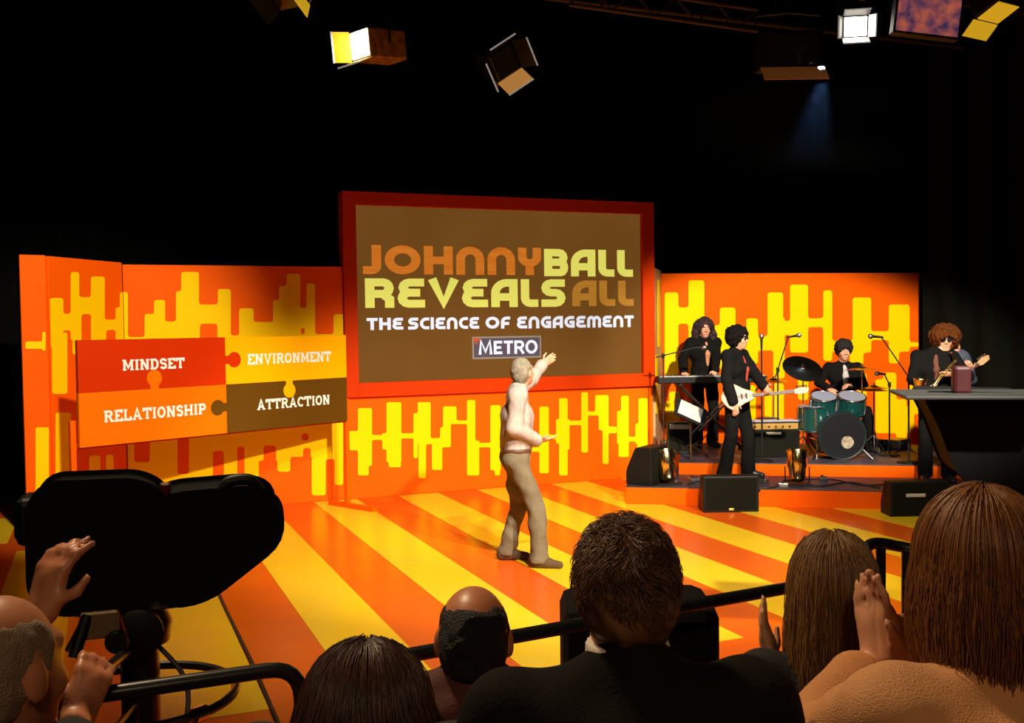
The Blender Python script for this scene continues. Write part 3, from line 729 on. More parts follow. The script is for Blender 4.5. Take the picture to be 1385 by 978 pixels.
    head_sdf(S, hd, hax, sp.get('hs', 1.0), nb-np.array([0, 0, .02]), .055*k, sp.get('ears', True))
    me = S.mesh('person', vox); me.materials.append(sp.get('skin', SKIN))
    body = bpy.data.objects.new('person', me); COL.objects.link(body)
    body.location = root_loc; body.rotation_euler = (0, 0, heading+PI/2)
    tag(body, label, 'person', sp.get('group'))
    # garments
    S = Sdf(); torso(S, sp.get('thick', .014))
    for e in 'LR': arm(S, e, sp.get('thick', .014), sp.get('sleeve', .95), .006)
    S.noise = (sp.get('wr', .006), 34, sp.get('seed', 1))
    if not sp.get('hem') is None: S.clip(v((0, 0, sp['hem'])), (0, 0, -1))
    sdf_obj(S, sp.get('top_name', 'jacket'), sp['top'], body, vox)
    S = Sdf(); o = .012
    S.cap(pel+hv*.065*k, pel-hv*.065*k, .110*k+o+fat*.5, None, .05)
    for e in 'LR': leg(S, e, o, sp.get('flare', .012))
    if not seated: S.cap(wai*.5+pel*.5+hv*.05, wai*.5+pel*.5-hv*.05, .104*k+o+fat*.8, None, .04)
    S.noise = (sp.get('trouser_wr', .007), 30, sp.get('seed', 1)+9)
    if not seated: S.clip(pel+np.array([0, 0, sp.get('waist_up', .085)]), (0, 0, 1))
    S.clip((0, 0, .045), (0, 0, -1))
    sdf_obj(S, 'trousers', sp['bottom'], body, vox)
    for e in 'LR':
        sgn = 1 if e == 'L' else -1
        An = limbs[e][5]; td = nz(v(np.array([*sp.get('toe'+e, (1, sgn*.15)), 0.])))
        S = Sdf(); S.cap(An-td*.045-np.array([0, 0, .035]), An+td*.06-np.array([0, 0, .035]), .048, .044, .03); S.cap(An+td*.06-np.array([0, 0, .04]), An+td*.165-np.array([0, 0, .05]), .042, .034, .03)
        S.cap(An-td*.02, An-np.array([0, 0, .03]), .047, .047, .03)
        S.clip(An-np.array([0, 0, .079]), (0, 0, -1)); S.clip(An+np.array([0, 0, .03]), (0, 0, 1))
        sdf_obj(S, 'shoe', sp['shoe'], body, .01)
    if sp.get('collar'):
        S = Sdf(); S.cap(nb-np.array([0, 0, .03]), nb+(hd-nb)*.42, .082*k, .071*k, .01); S.clip(nb+(hd-nb)*.46, hd-nb+v((-.05, 0, 0)))
        sdf_obj(S, 'collar', sp['collar'], body, .007)
    if sp.get('shirt'):
        fd = nz(np.cross(sdv, (0, 0, 1.))); fd = fd if fd@v((math.cos(tw), math.sin(tw), 0)) > 0 else -fd
        S = Sdf(); S.cap(nb+fd*.045*k-np.array([0, 0, .03]), che+fd*.112*k, .045*k, .040*k, .02); S.cap(che+fd*.112*k, wai+fd*(.108*k+fat*.7), .040*k, .02*k, .02)
        sdf_obj(S, 'shirt', sp['shirt'], body, .009)
    return body, dict(hd=hd, hax=hax, limbs=limbs, nb=nb, che=che, wai=wai, pel=pel, root=root_loc, heading=heading)
def to_local(Pw, loc, heading):
    """world point to the (f, s, z) frame of a figure"""
    d = np.array(Pw, float)-np.array(loc, float); c, s_ = math.cos(heading), math.sin(heading)
    return np.array([d[0]*c+d[1]*s_, -d[0]*s_+d[1]*c, d[2]])
def img_heading(a):
    """heading whose angle is measured from image right (0) turning away from the viewer (90)"""
    return math.radians(a)-YAW

# ---- hair
def hair_blob(par, I, material, kind, seed=1, vox=.008, sc_=1.0):
    C, (hs, hf, hu) = I['hd'], I['hax']; A = np.array([hs, hf, hu]); q = lambda s_, f, u: C+hs*s_+hf*f+hu*u
    S = Sdf()
    if kind == 'afro':
        S.ell(q(0, -.02, .045), np.array((.135, .135, .118))*sc_, A, .03); S.ell(q(0, -.035, -.01), np.array((.125, .10, .10))*sc_, A, .04)
        S.ell(q(0, .10, -.05), (.072, .075, .095), A, .02, True); S.noise = (.012, 75, seed)
    elif kind == 'curly':
        S.ell(q(0, -.02, .03), np.array((.100, .112, .105))*sc_, A, .03)
        for e in (-1, 1):
            S.cap(q(e*.085*sc_, -.01, .03), q(e*.105*sc_, -.02, -.13), .04*sc_, .045*sc_, .03); S.cap(q(e*.07, -.06, -.05), q(e*.085, -.05, -.20), .05, .04, .03)
        S.cap(q(0, -.07, 0), q(0, -.06, -.2), .07, .06, .03)
        S.ell(q(0, .10, -.05), (.060, .075, .10), A, .02, True); S.noise = (.012, 70, seed)
    elif kind == 'mop':
        S.ell(q(0, -.015, .04), np.array((.098, .115, .098))*sc_, A, .03); S.ell(q(0, -.05, -.03), (.09, .07, .08), A, .03)
        S.ell(q(0, .105, -.055), (.068, .07, .098), A, .02, True); S.noise = (.010, 80, seed)
    elif kind == 'short':
        S.ell(q(0, -.018, .020), (.083, .101, .106), A, .03); S.ell(q(0, -.055, -.03), (.074, .058, .065), A, .03)
        S.ell(q(0, .115, -.06), (.10, .105, .125), A, .015, True); S.noise = (.004, 110, seed)
    elif kind == 'fringe':      # ring of hair round a bald crown
        S.ell(q(0, -.014, .014), (.081, .104, .102), A, .03); S.ell(q(0, -.055, -.035), (.066, .052, .052), A, .03)
        S.ell(q(0, .125, -.05), (.12, .115, .16), A, .012, True); S.ell(q(0, .0, .128), (.068, .10, .078), A, .012, True); S.noise = (.003, 130, seed)
    o = sdf_obj(S, 'hair', material, par, vox); return o
def strands(par, name, material, paths, r=.0016, taper=.4):
    """many hair strands as three-sided tubes in one mesh: stuff nobody could count"""
    Pt = np.asarray(paths); N, K = Pt.shape[:2]
    T_ = np.gradient(Pt, axis=1); T_ /= np.linalg.norm(T_, axis=2, keepdims=True)+1e-9
    a = np.cross(T_, np.array([.31, .77, .55])); a /= np.linalg.norm(a, axis=2, keepdims=True)+1e-9; b = np.cross(T_, a)
    rr = r*np.linspace(1, taper, K)[None, :, None]
    V = np.stack([Pt+rr*(math.cos(q)*a+math.sin(q)*b) for q in (0, 2*PI/3, 4*PI/3)], 2).reshape(-1, 3)
    base = (np.arange(N)[:, None]*K+np.arange(K-1)[None])*3
    Q = np.stack([np.stack([base+j, base+(j+1) % 3, base+3+(j+1) % 3, base+3+j], -1) for j in range(3)], 2).reshape(-1, 4)
    me = bpy.data.meshes.new(name); me.vertices.add(len(V)); me.vertices.foreach_set('co', V.astype(np.float32).ravel())
    me.loops.add(len(Q)*4); me.loops.foreach_set('vertex_index', Q.astype(np.int32).ravel())
    me.polygons.add(len(Q)); me.polygons.foreach_set('loop_start', np.arange(0, len(Q)*4, 4, dtype=np.int32))
    me.update(calc_edges=True); me.polygons.foreach_set('use_smooth', np.ones(len(Q), bool))
    me.materials.append(material); o = bpy.data.objects.new(name, me); link(o, par); o['kind'] = 'stuff'; return o
def fall_paths(I, n, K, length, flare, seed, part=0., jit=.006, wave=.004, R=(.088, .106, .110), face_open=True, tipj=.05):
    """strands combed from the crown down over the skull, then hanging free"""
    r_ = np.random.default_rng(seed); C = I['hd']; hs, hf, hu = I['hax']; out = np.zeros((n, K, 3))
    for i in range(n):
        while True:
            az = r_.uniform(-PI, PI); rad = r_.uniform(0, 1)**.5
            if face_open and abs(az) < .5 and rad > .2: continue
            break
        L = length*r_.uniform(1-tipj*3, 1+tipj); thick = r_.uniform(.94, 1.08)
        a = .015+rad*.95; s_ = 0.; pt = []
        th0 = a*1.0
        dw = L/(K-1); p = None; ang = th0; az_j = az+r_.normal()*.03; fall = False; ph = r_.uniform(0, 6); out_dir = None
        for kx in range(K):
            if not fall:
                x = math.sin(az_j)*math.sin(ang)*R[0]*thick; f = math.cos(az_j)*math.sin(ang)*R[1]*thick-.015; u = math.cos(ang)*R[2]*thick+.012
                p = C+hs*x+hf*f+hu*u; ang += dw/R[2]
                if ang > 1.75: fall = True; od = nz(hs*math.sin(az_j)*1.0+hf*math.cos(az_j)); step = 0
            else:
                step += 1; p = p+np.array([0, 0, -dw])+od*dw*flare*(1-.25*step)+r_.normal(size=3)*jit*.25
            pt.append(p+od*wave*math.sin(ph+kx*.9) if fall else p)
        out[i] = pt
    return out+r_.normal(size=(n, 1, 3))*.0015

# ------------------------------------------------------------------ presenter
KHAKI = mat('khaki_cotton', (.19, .145, .085), .9, spec=.1, bump=('noise', 40, .5), var=(5, (.155, .115, .065), 4))
SHIRT = mat('pale_striped_shirt', (.43, .335, .275), .85, spec=.2, var=(9, (.35, .25, .20), 2, (9, 9, .4)))
TAN = mat('tan_suede', (.10, .058, .025), .8, spec=.2)
BROWNL = mat('brown_leather', (.10, .035, .015), .5)
GREYH = mat('grey_hair', (.26, .205, .13), .7, spec=.2, var=(30, (.15, .125, .09), 6), bump=('noise', 90, .6))
pl = (onz(690, 757)+onz(733, 768))/2
PHD = img_heading(4)
L_ = lambda x, y, D: to_local(atd(x, y, D), pl, PHD)
lf, rf = to_local(onz(686, 757), pl, PHD), to_local(onz(730, 768), pl, PHD)
dm = depth_of(pl)
presenter, PI_ = person('man in pale shirt and khaki trousers pointing up at the screen', pl, PHD, dict(
    vox=.009, k=.985, twist=-.06, fat=.010, pelvis=L_(698, 618, dm), waist=L_(698, 592, dm), chest=L_(699, 563, dm), neck=L_(702, 526, dm), shoulder=L_(700, 533, dm), head=L_(707, 503, dm),
    wristL=L_(735, 492, dm+.62), poleL=(.3, .4, -1), handL=(.8, .5, .5), palmL=(.4, -.8, .2), thumbL=(-.5, -.2, .9), curlL=.15,
    wristR=L_(727, 596, dm-.10), poleR=(-.8, -.5, -.6), handR=(1, .1, .1), palmR=(0, .2, 1), thumbR=(.2, -1, .3), curlR=.25,
    ankleL=(lf[0], lf[1], .08), ankleR=(rf[0], rf[1], .08), toeL=(1, -.05), toeR=(1, -.35), look=img_heading(52), look_up=.18, sw=.19,
    top=SHIRT, top_name='shirt', bottom=KHAKI, shoe=TAN, sleeve=.97, hem=.965, waist_up=.07, thick=.018, wr=.008, trouser_wr=.012, flare=.03, seed=4))
hair_blob(presenter, PI_, GREYH, 'short', 3); face(PI_['hd'], PI_['hax'], presenter, GREYH)
S = Sdf(); pb = PI_['pel']+np.array([0, 0, .062]); S.cap(pb+np.array([.064, 0, 0]), pb-np.array([.064, 0, 0]), .128, None, .01); S.clip(pb+np.array([0, 0, .02]), (0, 0, 1)); S.clip(pb-np.array([0, 0, .016]), (0, 0, -1))
sdf_obj(S, 'belt', BROWNL, presenter, .009)

# ------------------------------------------------------------------ band
SUIT = mat('black_suit', (.005, .0045, .004), .9, spec=.1, bump=('noise', 120, .2)); BSHOE = mat('black_leather', (.02, .02, .02), .25)
NAVY = mat('blue_grey_jacket', (.05, .06, .085), .7); REDS = mat('red_shirt', (.42, .04, .02), .7); GREYS = mat('grey_shirt', (.42, .38, .36), .7)
H_BLK = mat('black_curls', (.006, .0045, .004), .9, spec=.08, bump=('noise', 70, .9)); H_BRN = mat('brown_afro', (.10, .028, .005), .9, spec=.06, bump=('noise', 60, 1.), var=(40, (.045, .012, .003), 5))
H_LNG = mat('dark_long_curls', (.022, .011, .011), .8, spec=.12, bump=('noise', 60, 1.), var=(20, (.05, .028, .028), 4)); H_GRY = mat('charcoal_hair', (.018, .015, .014), .85, spec=.1, bump=('noise', 70, .8))
SHADE = mat('dark_lens', (.01, .01, .012), .1)
def glasses(par, I):
    C = I['hd']; hs, hf, hu = I['hax']; q = lambda s_, f, u: C+hs*s_+hf*f+hu*u
    b = MB()
    for e in (-1, 1): b.tube([q(e*.031, .100, .004), q(e*.031, .107, .004)], .024, 12)
    b.tube([q(-.012, .106, .01), q(.012, .106, .01)], .004, 6)
    for e in (-1, 1): b.tube([q(e*.055, .10, .008), q(e*.080, .02, .006)], .003, 6)
    b.build('sunglasses', SHADE, par, True)
BAND = 'musicians on the band risers'
# guitarist
gl = onz(997, 647, .2); GH = img_heading(-38); dg_ = depth_of(gl)
G_ = lambda x, y, D: to_local(atd(x, y, D), gl, GH)
gb = G_(1001, 536, dg_-.22)
guit, GI = person('guitarist with short black hair in black suit and red shirt', gl, GH, dict(k=1.0, wristL=G_(1036, 526, dg_-.30), wristR=G_(992, 545, dg_-.26), poleR=(-.7, -.7, -.1), poleL=(-.2, .8, -.7), palmR=(-.7, .3, 0), palmL=(-.6, -.3, .5), curlL=.9, curlR=.7,
    ankleL=(.06, .17, .08), ankleR=(-.08, -.17, .08), flare=.035, top=SUIT, bottom=SUIT, shoe=BSHOE, shirt=REDS, look=img_heading(-30), tilt=.05, seed=11, group=BAND, hem=.80, thick=.022))
hair_blob(guit, GI, H_BLK, 'afro', 5, sc_=.98); face(GI['hd'], GI['hax'], guit, H_BLK); glasses(guit, GI)
# keyboard player
kl = onz(953, 604, .35); KH = img_heading(-78); dk = depth_of(kl)
K_ = lambda x, y, D: to_local(atd(x, y, D), kl, KH)
keyp, KI = person('keyboard player with long dark curls in open black jacket', kl, KH, dict(k=.98, wristL=K_(967, 503, dk-.38), wristR=K_(925, 503, dk-.38), poleL=(-.7, .7, -.3), poleR=(-.7, -.7, -.3), palmL=(0, 0, -1), palmR=(0, 0, -1), thumbL=(.3, -1, 0), thumbR=(.3, 1, 0), flare=.03,
    top=SUIT, bottom=SUIT, shoe=BSHOE, shirt=SKIN_D, look=img_heading(-85), look_up=-.1, seed=12, group=BAND, hem=.84, thick=.02))
hair_blob(keyp, KI, H_LNG, 'curly', 6, sc_=1.2); face(KI['hd'], KI['hax'], keyp, H_BLK)
# drummer, seated behind the kit
dl = rp(2.62, 2.50, .35); DH = img_heading(-93); dd_ = depth_of(dl)
D_ = lambda x, y, D: to_local(atd(x, y, D), dl, DH)
drummer, DI = person('drummer with dark hair seated behind the drum kit', dl, DH, dict(seated=True, hz=1.28, wristL=D_(1151, 521, dd_-.36), wristR=D_(1121, 526, dd_-.40), poleL=(-.5, .9, -.3), poleR=(-.5, -.9, -.3), palmL=(0, 0, -1), palmR=(0, 0, -1), thumbL=(.3, -1, 0), thumbR=(.3, 1, 0), curlL=1.2, curlR=1.2,
    ankleL=(.42, .26, .08), ankleR=(.42, -.26, .08), top=SUIT, bottom=SUIT, shoe=BSHOE, shirt=GREYS, look_up=-.12, seed=13, group=BAND))
hair_blob(drummer, DI, H_GRY, 'mop', 7, sc_=1.17); face(DI['hd'], DI['hax'], drummer, H_BLK)
# saxophone player
sl0 = onz(1264, 650, .2); SHD = img_heading(-104); ds_ = depth_of(sl0)
S_ = lambda x, y, D: to_local(atd(x, y, D), sl0, SHD)
saxp, SI = person('saxophone player with big brown afro in dark suit', sl0, SHD, dict(k=.985, head=S_(1278, 460, ds_-.02), wristL=S_(1288, 507, ds_-.30), wristR=S_(1258, 524, ds_-.30), poleL=(-.5, .9, -.4), poleR=(-.5, -.9, -.2), palmL=(-.6, -.6, 0), palmR=(-.6, .6, 0), curlL=1., curlR=1.,
    ankleL=(.04, .14, .08), ankleR=(.02, -.10, .08), flare=.03, top=SUIT, bottom=SUIT, shoe=BSHOE, shirt=mat('brown_shirt', (.10, .025, .008), .8), seed=14, group=BAND, hem=.80, thick=.02))
hair_blob(saxp, SI, H_BRN, 'afro', 8, sc_=1.25); face(SI['hd'], SI['hax'], saxp, H_BLK); glasses(saxp, SI)
# a further player mostly hidden behind the saxophone player
hl = atd(1291, 560, ds_+.85); hl[2] = .35; HH = img_heading(-80); dh = depth_of(hl)
H_ = lambda x, y, D: to_local(atd(x, y, D), hl, HH)
hidp, HI = person('player in blue-grey jacket mostly hidden behind the saxophone player', hl, HH, dict(k=.93, head=H_(1288, 466, dh-.02), neck=H_(1288, 484, dh), shoulder=H_(1288, 487, dh), wristL=H_(1312, 500, dh-.25), wristR=H_(1270, 530, dh-.25), palmL=(-.6, -.3, .5), curlL=1., curlR=.8, top=NAVY, bottom=SUIT, shoe=BSHOE, seed=15, group=BAND, hem=.76))
hair_blob(hidp, HI, H_BLK, 'short', 9); face(HI['hd'], HI['hax'], hidp, H_BLK)

# ---- instruments
def frame_axes(x, z):
    x = nz(x); y = nz(np.cross(z, x)); z = np.cross(x, y); return np.array([x, y, z]).T
def set_frame(o, loc, R):
    M_ = Matrix.Identity(4)
    for i in range(3):
        for j in range(3): M_[i][j] = float(R[i][j])
        M_[i][3] = float(loc[i])
    o.matrix_world = M_; return o
def guitar(label, loc, neck_dir, face_dir, body_col, guard_col, name='electric_guitar', s_=.86):
    g_ = thing(name, label, 'guitar'); x = nz(neck_dir); f = nz(np.array(face_dir)-x*(np.array(face_dir)@x))
    set_frame(g_, loc, np.array([x, -f, np.cross(x, -f)]).T*s_)       # local x along the neck, front face towards -y
    out = [(.20*math.cos(a)*(1+.10*math.cos(2*a))-.02, .155*math.sin(a)*(1-.22*math.cos(a+.2)+.18*math.cos(3*a))) for a in np.linspace(0, 2*PI, 40, endpoint=False)]
    b = MB(); b.prism([out], -.022, .022); body = b.build('body', body_col, g_, bevel=.008)
    b = MB(); b.prism([[(p[0]*.55-.01, p[1]*.62-.02) for p in out]], -.0245, -.0225); b.build('pickguard', guard_col, body)
    for x_ in (-.04, .03, .09): 
        b = MB(); b.box((x_, -.026, 0), (.022, .006, .075)); b.build('pickup', BLACK, body, bevel=.002)
    b = MB(); b.box((-.10, -.026, 0), (.02, .008, .08)); b.build('bridge', CHROME, body, bevel=.002)
    b = MB(); b.box((.44, -.018, 0), (.54, .024, .046)); b.build('neck', WOODC, g_, bevel=.006)
    b = MB(); b.box((.44, -.032, 0), (.54, .005, .043)); b.build('fretboard', mat('rosewood', (.09, .035, .015), .5), g_)
    b = MB(); b.prism([[(.70, -.024), (.76, -.045), (.88, -.03), (.90, .03), (.80, .05), (.70, .024)]], -.024, -.008); hs_ = b.build('headstock', WOODC, g_, bevel=.003)
    for i in range(6):
        b = MB(); b.tube([(.74+.025*i, -.016, .045), (.74+.025*i, -.016, .075)], .008, 6); b.build('tuning_peg', CHROME, hs_, True)
    b = MB()
    for i in range(6): b.tube([(-.10, -.036, -.018+.0072*i), (.72, -.036, -.014+.0056*i)], .0009, 3)
    b.build('strings', STEEL, g_)
    b = MB(); b.tube(bezier([(-.2, 0, 0), (-.15, .10, .25), (.1, .12, .42), (.3, .06, .2), (.22, 0, .06)], 6), .012, 6); b.build('strap', BLACKF, g_)
    return g_
CREAM = mat('cream_lacquer', (.32, .18, .075), .4); TORT = mat('red_pickguard', (.55, .10, .03), .3)
gw = atd(1000, 537, dg_-.24)
guitar('cream electric guitar held by the guitarist in the red shirt', gw, RT*.95+UP*.10+FW*(-.15), -FW*.95+UP*.25, CREAM, TORT)
hw = atd(1264, 530, dh-.20)
guitar('dark guitar with pale headstock behind the saxophone player', hw, atd(1346, 477, dh-.20)-hw, -FW, mat('dark_red_lacquer', (.20, .015, .012), .3), BLACK)
# saxophone
sx = thing('saxophone', 'gold saxophone in the hands of the afro-haired player', 'saxophone', atd(1262, 520, ds_-.36))
sb = np.array(sx.location)
pts = [atd(*p)-sb for p in ((1283, 479, ds_-.14), (1288, 478, ds_-.22), (1291, 488, ds_-.30), (1280, 500, ds_-.33), (1268, 514, ds_-.36), (1258, 533, ds_-.38), (1252, 543, ds_-.39), (1245, 541, ds_-.41), (1243, 530, ds_-.42), (1245, 512, ds_-.43))]
pp = bezier(pts, 6); b = MB(); b.tube(pp, list(np.interp(np.linspace(0, 1, len(pp)), [0, .2, .65, .8, .92, 1], [.007, .011, .026, .032, .045, .075])), 14, close=False); sxb = b.build('body', GOLD, sx, True); solidify(sxb, .002)
b = MB(); b.tube([pts[0], pts[0]+(pts[0]-pts[1])*.8], .008, 8); b.build('mouthpiece', BLACK, sx, True)
for i in range(12, 34, 3):
    b = MB(); q = np.array(pp[i]); b.tube([q-FW*.026, q-FW*.042], .013, 8); b.build('key', GOLD, sxb, True)
b = MB(); b.tube([np.array(pp[12])-FW*.04, np.array(pp[24])-FW*.045, np.array(pp[34])-FW*.05], .004, 6); b.build('key_rod', GOLD, sxb, True)
# keyboard on a crossed stand
kc = atd(961, 513, dk-.50); kz = kc[2]
kb = thing('electronic_keyboard', 'long black electronic keyboard in front of the long-haired player', 'keyboard', kc, -YAW)
part_box('case', (0, 0, 0), (1.40, .30, .085), BLACK, kb, .012)
part_box('control_panel', (0, .095, .045), (1.36, .10, .006), mat('slate_panel', (.03, .035, .04), .4), kb, .002)
b = MB()
for i in range(52): b.box((-.66+i*.0259, -.06, .046), (.0238, .15, .012))
b.build('white_keys', mat('key_white', (.5, .48, .44), .4), kb)['kind'] = 'stuff'
b = MB()
for i in range(51):
    if i % 7 in (0, 1, 3, 4, 5): b.box((-.647+i*.0259, -.03, .056), (.012, .09, .012))
b.build('black_keys', BLACK, kb)['kind'] = 'stuff'
ks = thing('keyboard_stand', 'black crossed stand under the long keyboard', 'stand', (kc[0], kc[1], .35), -YAW)
hh = kz-.35-.045
for e in (-1, 1):
    for y_ in (-.10, .10):
        b = MB(); b.tube([(-.42*e, y_, .02), (.42*e, y_, hh-.015)], .014, 8); b.build('tube', BLACKM, ks, True)
    part_box('foot', (.42*e, 0, .014), (.05, .44, .028), BLACK, ks, .004)
    part_box('top_bar', (.42*e, 0, hh-.015), (.04, .40, .028), BLACK, ks, .004)
# music stand with sheets
mp_ = atd(934, 560, dk-1.25)
ms = thing('music_stand', 'music stand holding a white sheet beside the keyboard', 'stand', (mp_[0], mp_[1], .35), -YAW)
mh = mp_[2]-.35
b = MB(); b.tube([(0, 0, .02), (0, 0, mh)], .011, 8); b.build('pole', BLACKM, ms, True)
for i in range(3):
    a = i*2*PI/3+.4; b = MB(); b.tube([(0, 0, .18), (.26*math.cos(a), .26*math.sin(a), .008)], .008, 6); b.build('leg', BLACKM, ms, True)
Rm = rotm(-.75, .45, 0); 
b = MB(); b.box((0, .01, mh+.02), (.40, .012, .27), Rm); b.build('desk', BLACK, ms)
PAPER = mat('paper', (.50, .44, .34), .8)
sh = tag(MB().box((0, 0, 0), (.30, .003, .22)).build('sheet_music', PAPER), 'white sheet of music tilted on the music stand', 'sheet')
set_frame(sh, np.array(ms.location)+rotm(0, 0, -YAW)@np.array([0, -.003, mh+.036]), rotm(0, 0, -YAW)@Rm)
# amplifiers
def amp(label, c, size, top=True):
    a = thing('guitar_amplifier', label, 'amplifier', c, -YAW+.05); w, d, h = size
    part_box('cabinet', (0, 0, h/2), (w, d, h), BLACK, a, .012)
    part_box('grille', (0, -d/2-.004, h*.40), (w-.05, .012, h*.70), GRILLE, a, .003)
    part_box('panel', (0, -d/2-.005, h*.87), (w-.05, .012, h*.16), mat('gold_panel', (.55, .30, .06), .4, metal=.5), a, .003)
    part_box('badge', (0, -d/2-.013, h*.68), (w*.28, .006, .028), mat('badge', (.75, .62, .42), .4), a, .002)
    for i in range(6):
        b = MB(); b.tube([(-w*.35+i*w*.13, -d/2-.008, h*.87), (-w*.35+i*w*.13, -d/2-.026, h*.87)], .011, 8); b.build('knob', BLACK, a, True)
    b = MB(); b.tube(bezier([(-.10, 0, h), (-.09, 0, h+.03), (.09, 0, h+.03), (.10, 0, h)], 5), .010, 6); b.build('handle', BLACK, a, True)
    part_box('top_plate', (0, 0, h+.004), (w-.02, d-.02, .008), mat('pale_grey_top', (.42, .42, .46), .4), a, .002)
    return a
ac = onz(1047, 619, .35); amp('guitar amplifier with gold control strip left of the drums', ac+np.array([.04, .13, 0]), (.66, .26, .44))
bc = onz(937, 617, .35); 
a2 = thing('keyboard_amplifier', 'small dark amplifier under the music stand', 'amplifier', bc+np.array([.02, .36, 0]), -YAW-.1)
part_box('cabinet', (0, 0, .20), (.30, .26, .40), BLACK, a2, .012); part_box('grille', (0, -.135, .17), (.25, .012, .26), GRILLE, a2, .003); part_box('panel', (0, -.135, .35), (.25, .012, .06), STEEL, a2, .003)
# drum kit
TEAL = mat('teal_shell', (.004, .045, .038), .2, coat=.4); HEAD = mat('drum_head', (.22, .22, .26), .5, spec=.2); BHEAD = mat('black_drum_head', (.008, .008, .009), .3)
CYM = mat('bronze_cymbal', (.55, .38, .17), .25, metal=1.); CYMD = mat('dark_cymbal', (.10, .075, .05), .35, metal=1.)
KIT = 'pieces of the drum kit'
def axis_R(z):
    z = nz(z); x = nz(np.cross((0, 0, 1.), z)) if abs(z[2]) < .95 else np.array([1., 0, 0]); return np.array([x, np.cross(z, x), z]).T
def drum(name, label, c, r, h, axis, legs=None, head=HEAD, mount=None):
    d_ = thing(name, label, 'drum', c, 0, KIT); R = axis_R(axis)
    b = MB(); b.lathe([(r, -h/2), (r, h/2)], 32, R=R); b.build('shell', TEAL, d_, True)
    for e in (-1, 1):
        b = MB(); b.lathe([(r*.97, e*h/2-.001*e), (r*.97, e*(h/2+.006))], 32, R=R); b.build('drumhead', head if e == 1 else HEAD, d_, True)
        b = MB(); ring = [R@np.array([(r+.006)*math.cos(q), (r+.006)*math.sin(q), e*(h/2-.004)]) for q in np.linspace(0, 2*PI, 33)]; b.tube(ring, .010, 6, False); b.build('hoop', CHROME if name != 'bass_drum' else BLACKM, d_, True)
    for i in range(8):
        q = i*PI/4+.2; b = MB(); b.tube([R@np.array([(r+.012)*math.cos(q), (r+.012)*math.sin(q), z_]) for z_ in (-h*.42, h*.42)], .007, 6); b.build('tension_rod', CHROME, d_, True)
    return d_
toC = -FW*np.array([1, 1, 0]); toC = nz(toC)
bd = atd(1132, 582, depth_of(rp(2.45, 1.55, .35))); bd[2] = .35+.29
d_ = drum('bass_drum', 'large black-headed bass drum at the front of the drum kit', bd, .28, .40, toC, head=BHEAD)
R = axis_R(toC)
b = MB(); b.prism([[(.075*math.cos(q), .075*math.sin(q)) for q in np.linspace(0, 2*PI, 24, endpoint=False)]], -.002, 0); o = b.build('emblem', mat('gold_emblem', (.20, .13, .05), .5, var=(22, (.40, .34, .26), 3)), d_); set_frame(o, R@np.array([0, 0, 0])+toC*.208+RT*.06-np.array([0, 0, .08]), np.array([nz(RT*np.array([1, 1, 0])), -toC, (0, 0, 1)]).T)
for e in (-1, 1):
    b = MB(); s0 = nz(RT*np.array([1, 1, 0]))*e; b.tube([s0*.24+toC*.1-np.array([0, 0, .14]), s0*.36+toC*.22-np.array([0, 0, .285])], .009, 6); b.build('spur', CHROME, d_, True)
dk2 = depth_of(bd)
for x_, y_, r_, D_off, ax_, lab, z0 in ((1113, 547, .15, .05, (0, 0, 1), 'left rack tom with pale head above the bass drum', 0), (1151, 547, .16, .05, (0, 0, 1), 'right rack tom with pale head above the bass drum', 0)):
    c = atd(x_, y_, dk2+D_off); drum('rack_tom', lab, c, r_, .22, nz(np.array(ax_)+toC*.35))
c = atd(1101, 566, dk2+.1); ft = drum('floor_tom', 'teal floor tom beside the bass drum', c, .19, .30, (0, 0, 1))
for i in range(3):
    q = i*2*PI/3; b = MB(); b.tube([(.20*math.cos(q), .20*math.sin(q), .1), (.20*math.cos(q), .20*math.sin(q), .35-c[2]+.002)], .007, 6); b.build('leg', CHROME, ft, True)
c = atd(1134, 541, dk2+.45); sn = drum('snare_drum', 'snare drum in front of the drummer', c, .17, .13, (0, 0, 1))
b = MB(); b.tube([(0, 0, -.07), (0, 0, .37-c[2])], .012, 8); b.build('stand', CHROME, sn, True)
b = MB(); 
st_ = thing('drum_stool', 'round black stool under the drummer', 'stool', dl)
b = MB(); b.lathe([(.05, .36), (.17, .37), (.175, .42), (.14, .44), (.03, .44)], 24); b.build('seat', BLACKF, st_, True)
b = MB(); b.tube([(0, 0, .05), (0, 0, .37)], .014, 8); b.build('pole', CHROME, st_, True)
for i in range(3):
    q = i*2*PI/3; b = MB(); b.tube([(0, 0, .22), (.22*math.cos(q), .22*math.sin(q), .008)], .009, 6); b.build('leg', CHROME, st_, True)
def cymbal(name, label, px, py, D, r, tilt, m_, base_z, pair=False):
    c = atd(px, py, D); s_ = thing(name, label, 'cymbal', (c[0], c[1], base_z), 0, KIT); h = c[2]-base_z
    n_ = nz(np.array([0, 0, 1.])+np.array(tilt)); R = axis_R(n_)
    for j in range(2 if pair else 1):
        b = MB(); b.lathe([(.012, .018), (.035, .016), (.045, .006), (r*.6, -.004), (r, -.018), (r, -.020), (r*.6, -.007), (.04, .002), (.012, .004)], 36, (0, 0, h-.03*j), R=R); b.build('cymbal', m_, s_, True)
    b = MB(); b.tube([(0, 0, .10), (0, 0, h+.03)], .009, 8); b.build('pole', CHROME, s_, True)
    for i in range(3):
        q = i*2*PI/3+.5; b = MB(); b.tube([(0, 0, .24), (.24*math.cos(q), .24*math.sin(q), .008)], .008, 6); b.build('leg', CHROME, s_, True)
    b = MB(); b.lathe([(.004, 0), (.012, .004), (.012, .018), (.004, .022)], 10, (0, 0, h+.02)); b.build('wing_nut', CHROME, s_, True)
    return s_
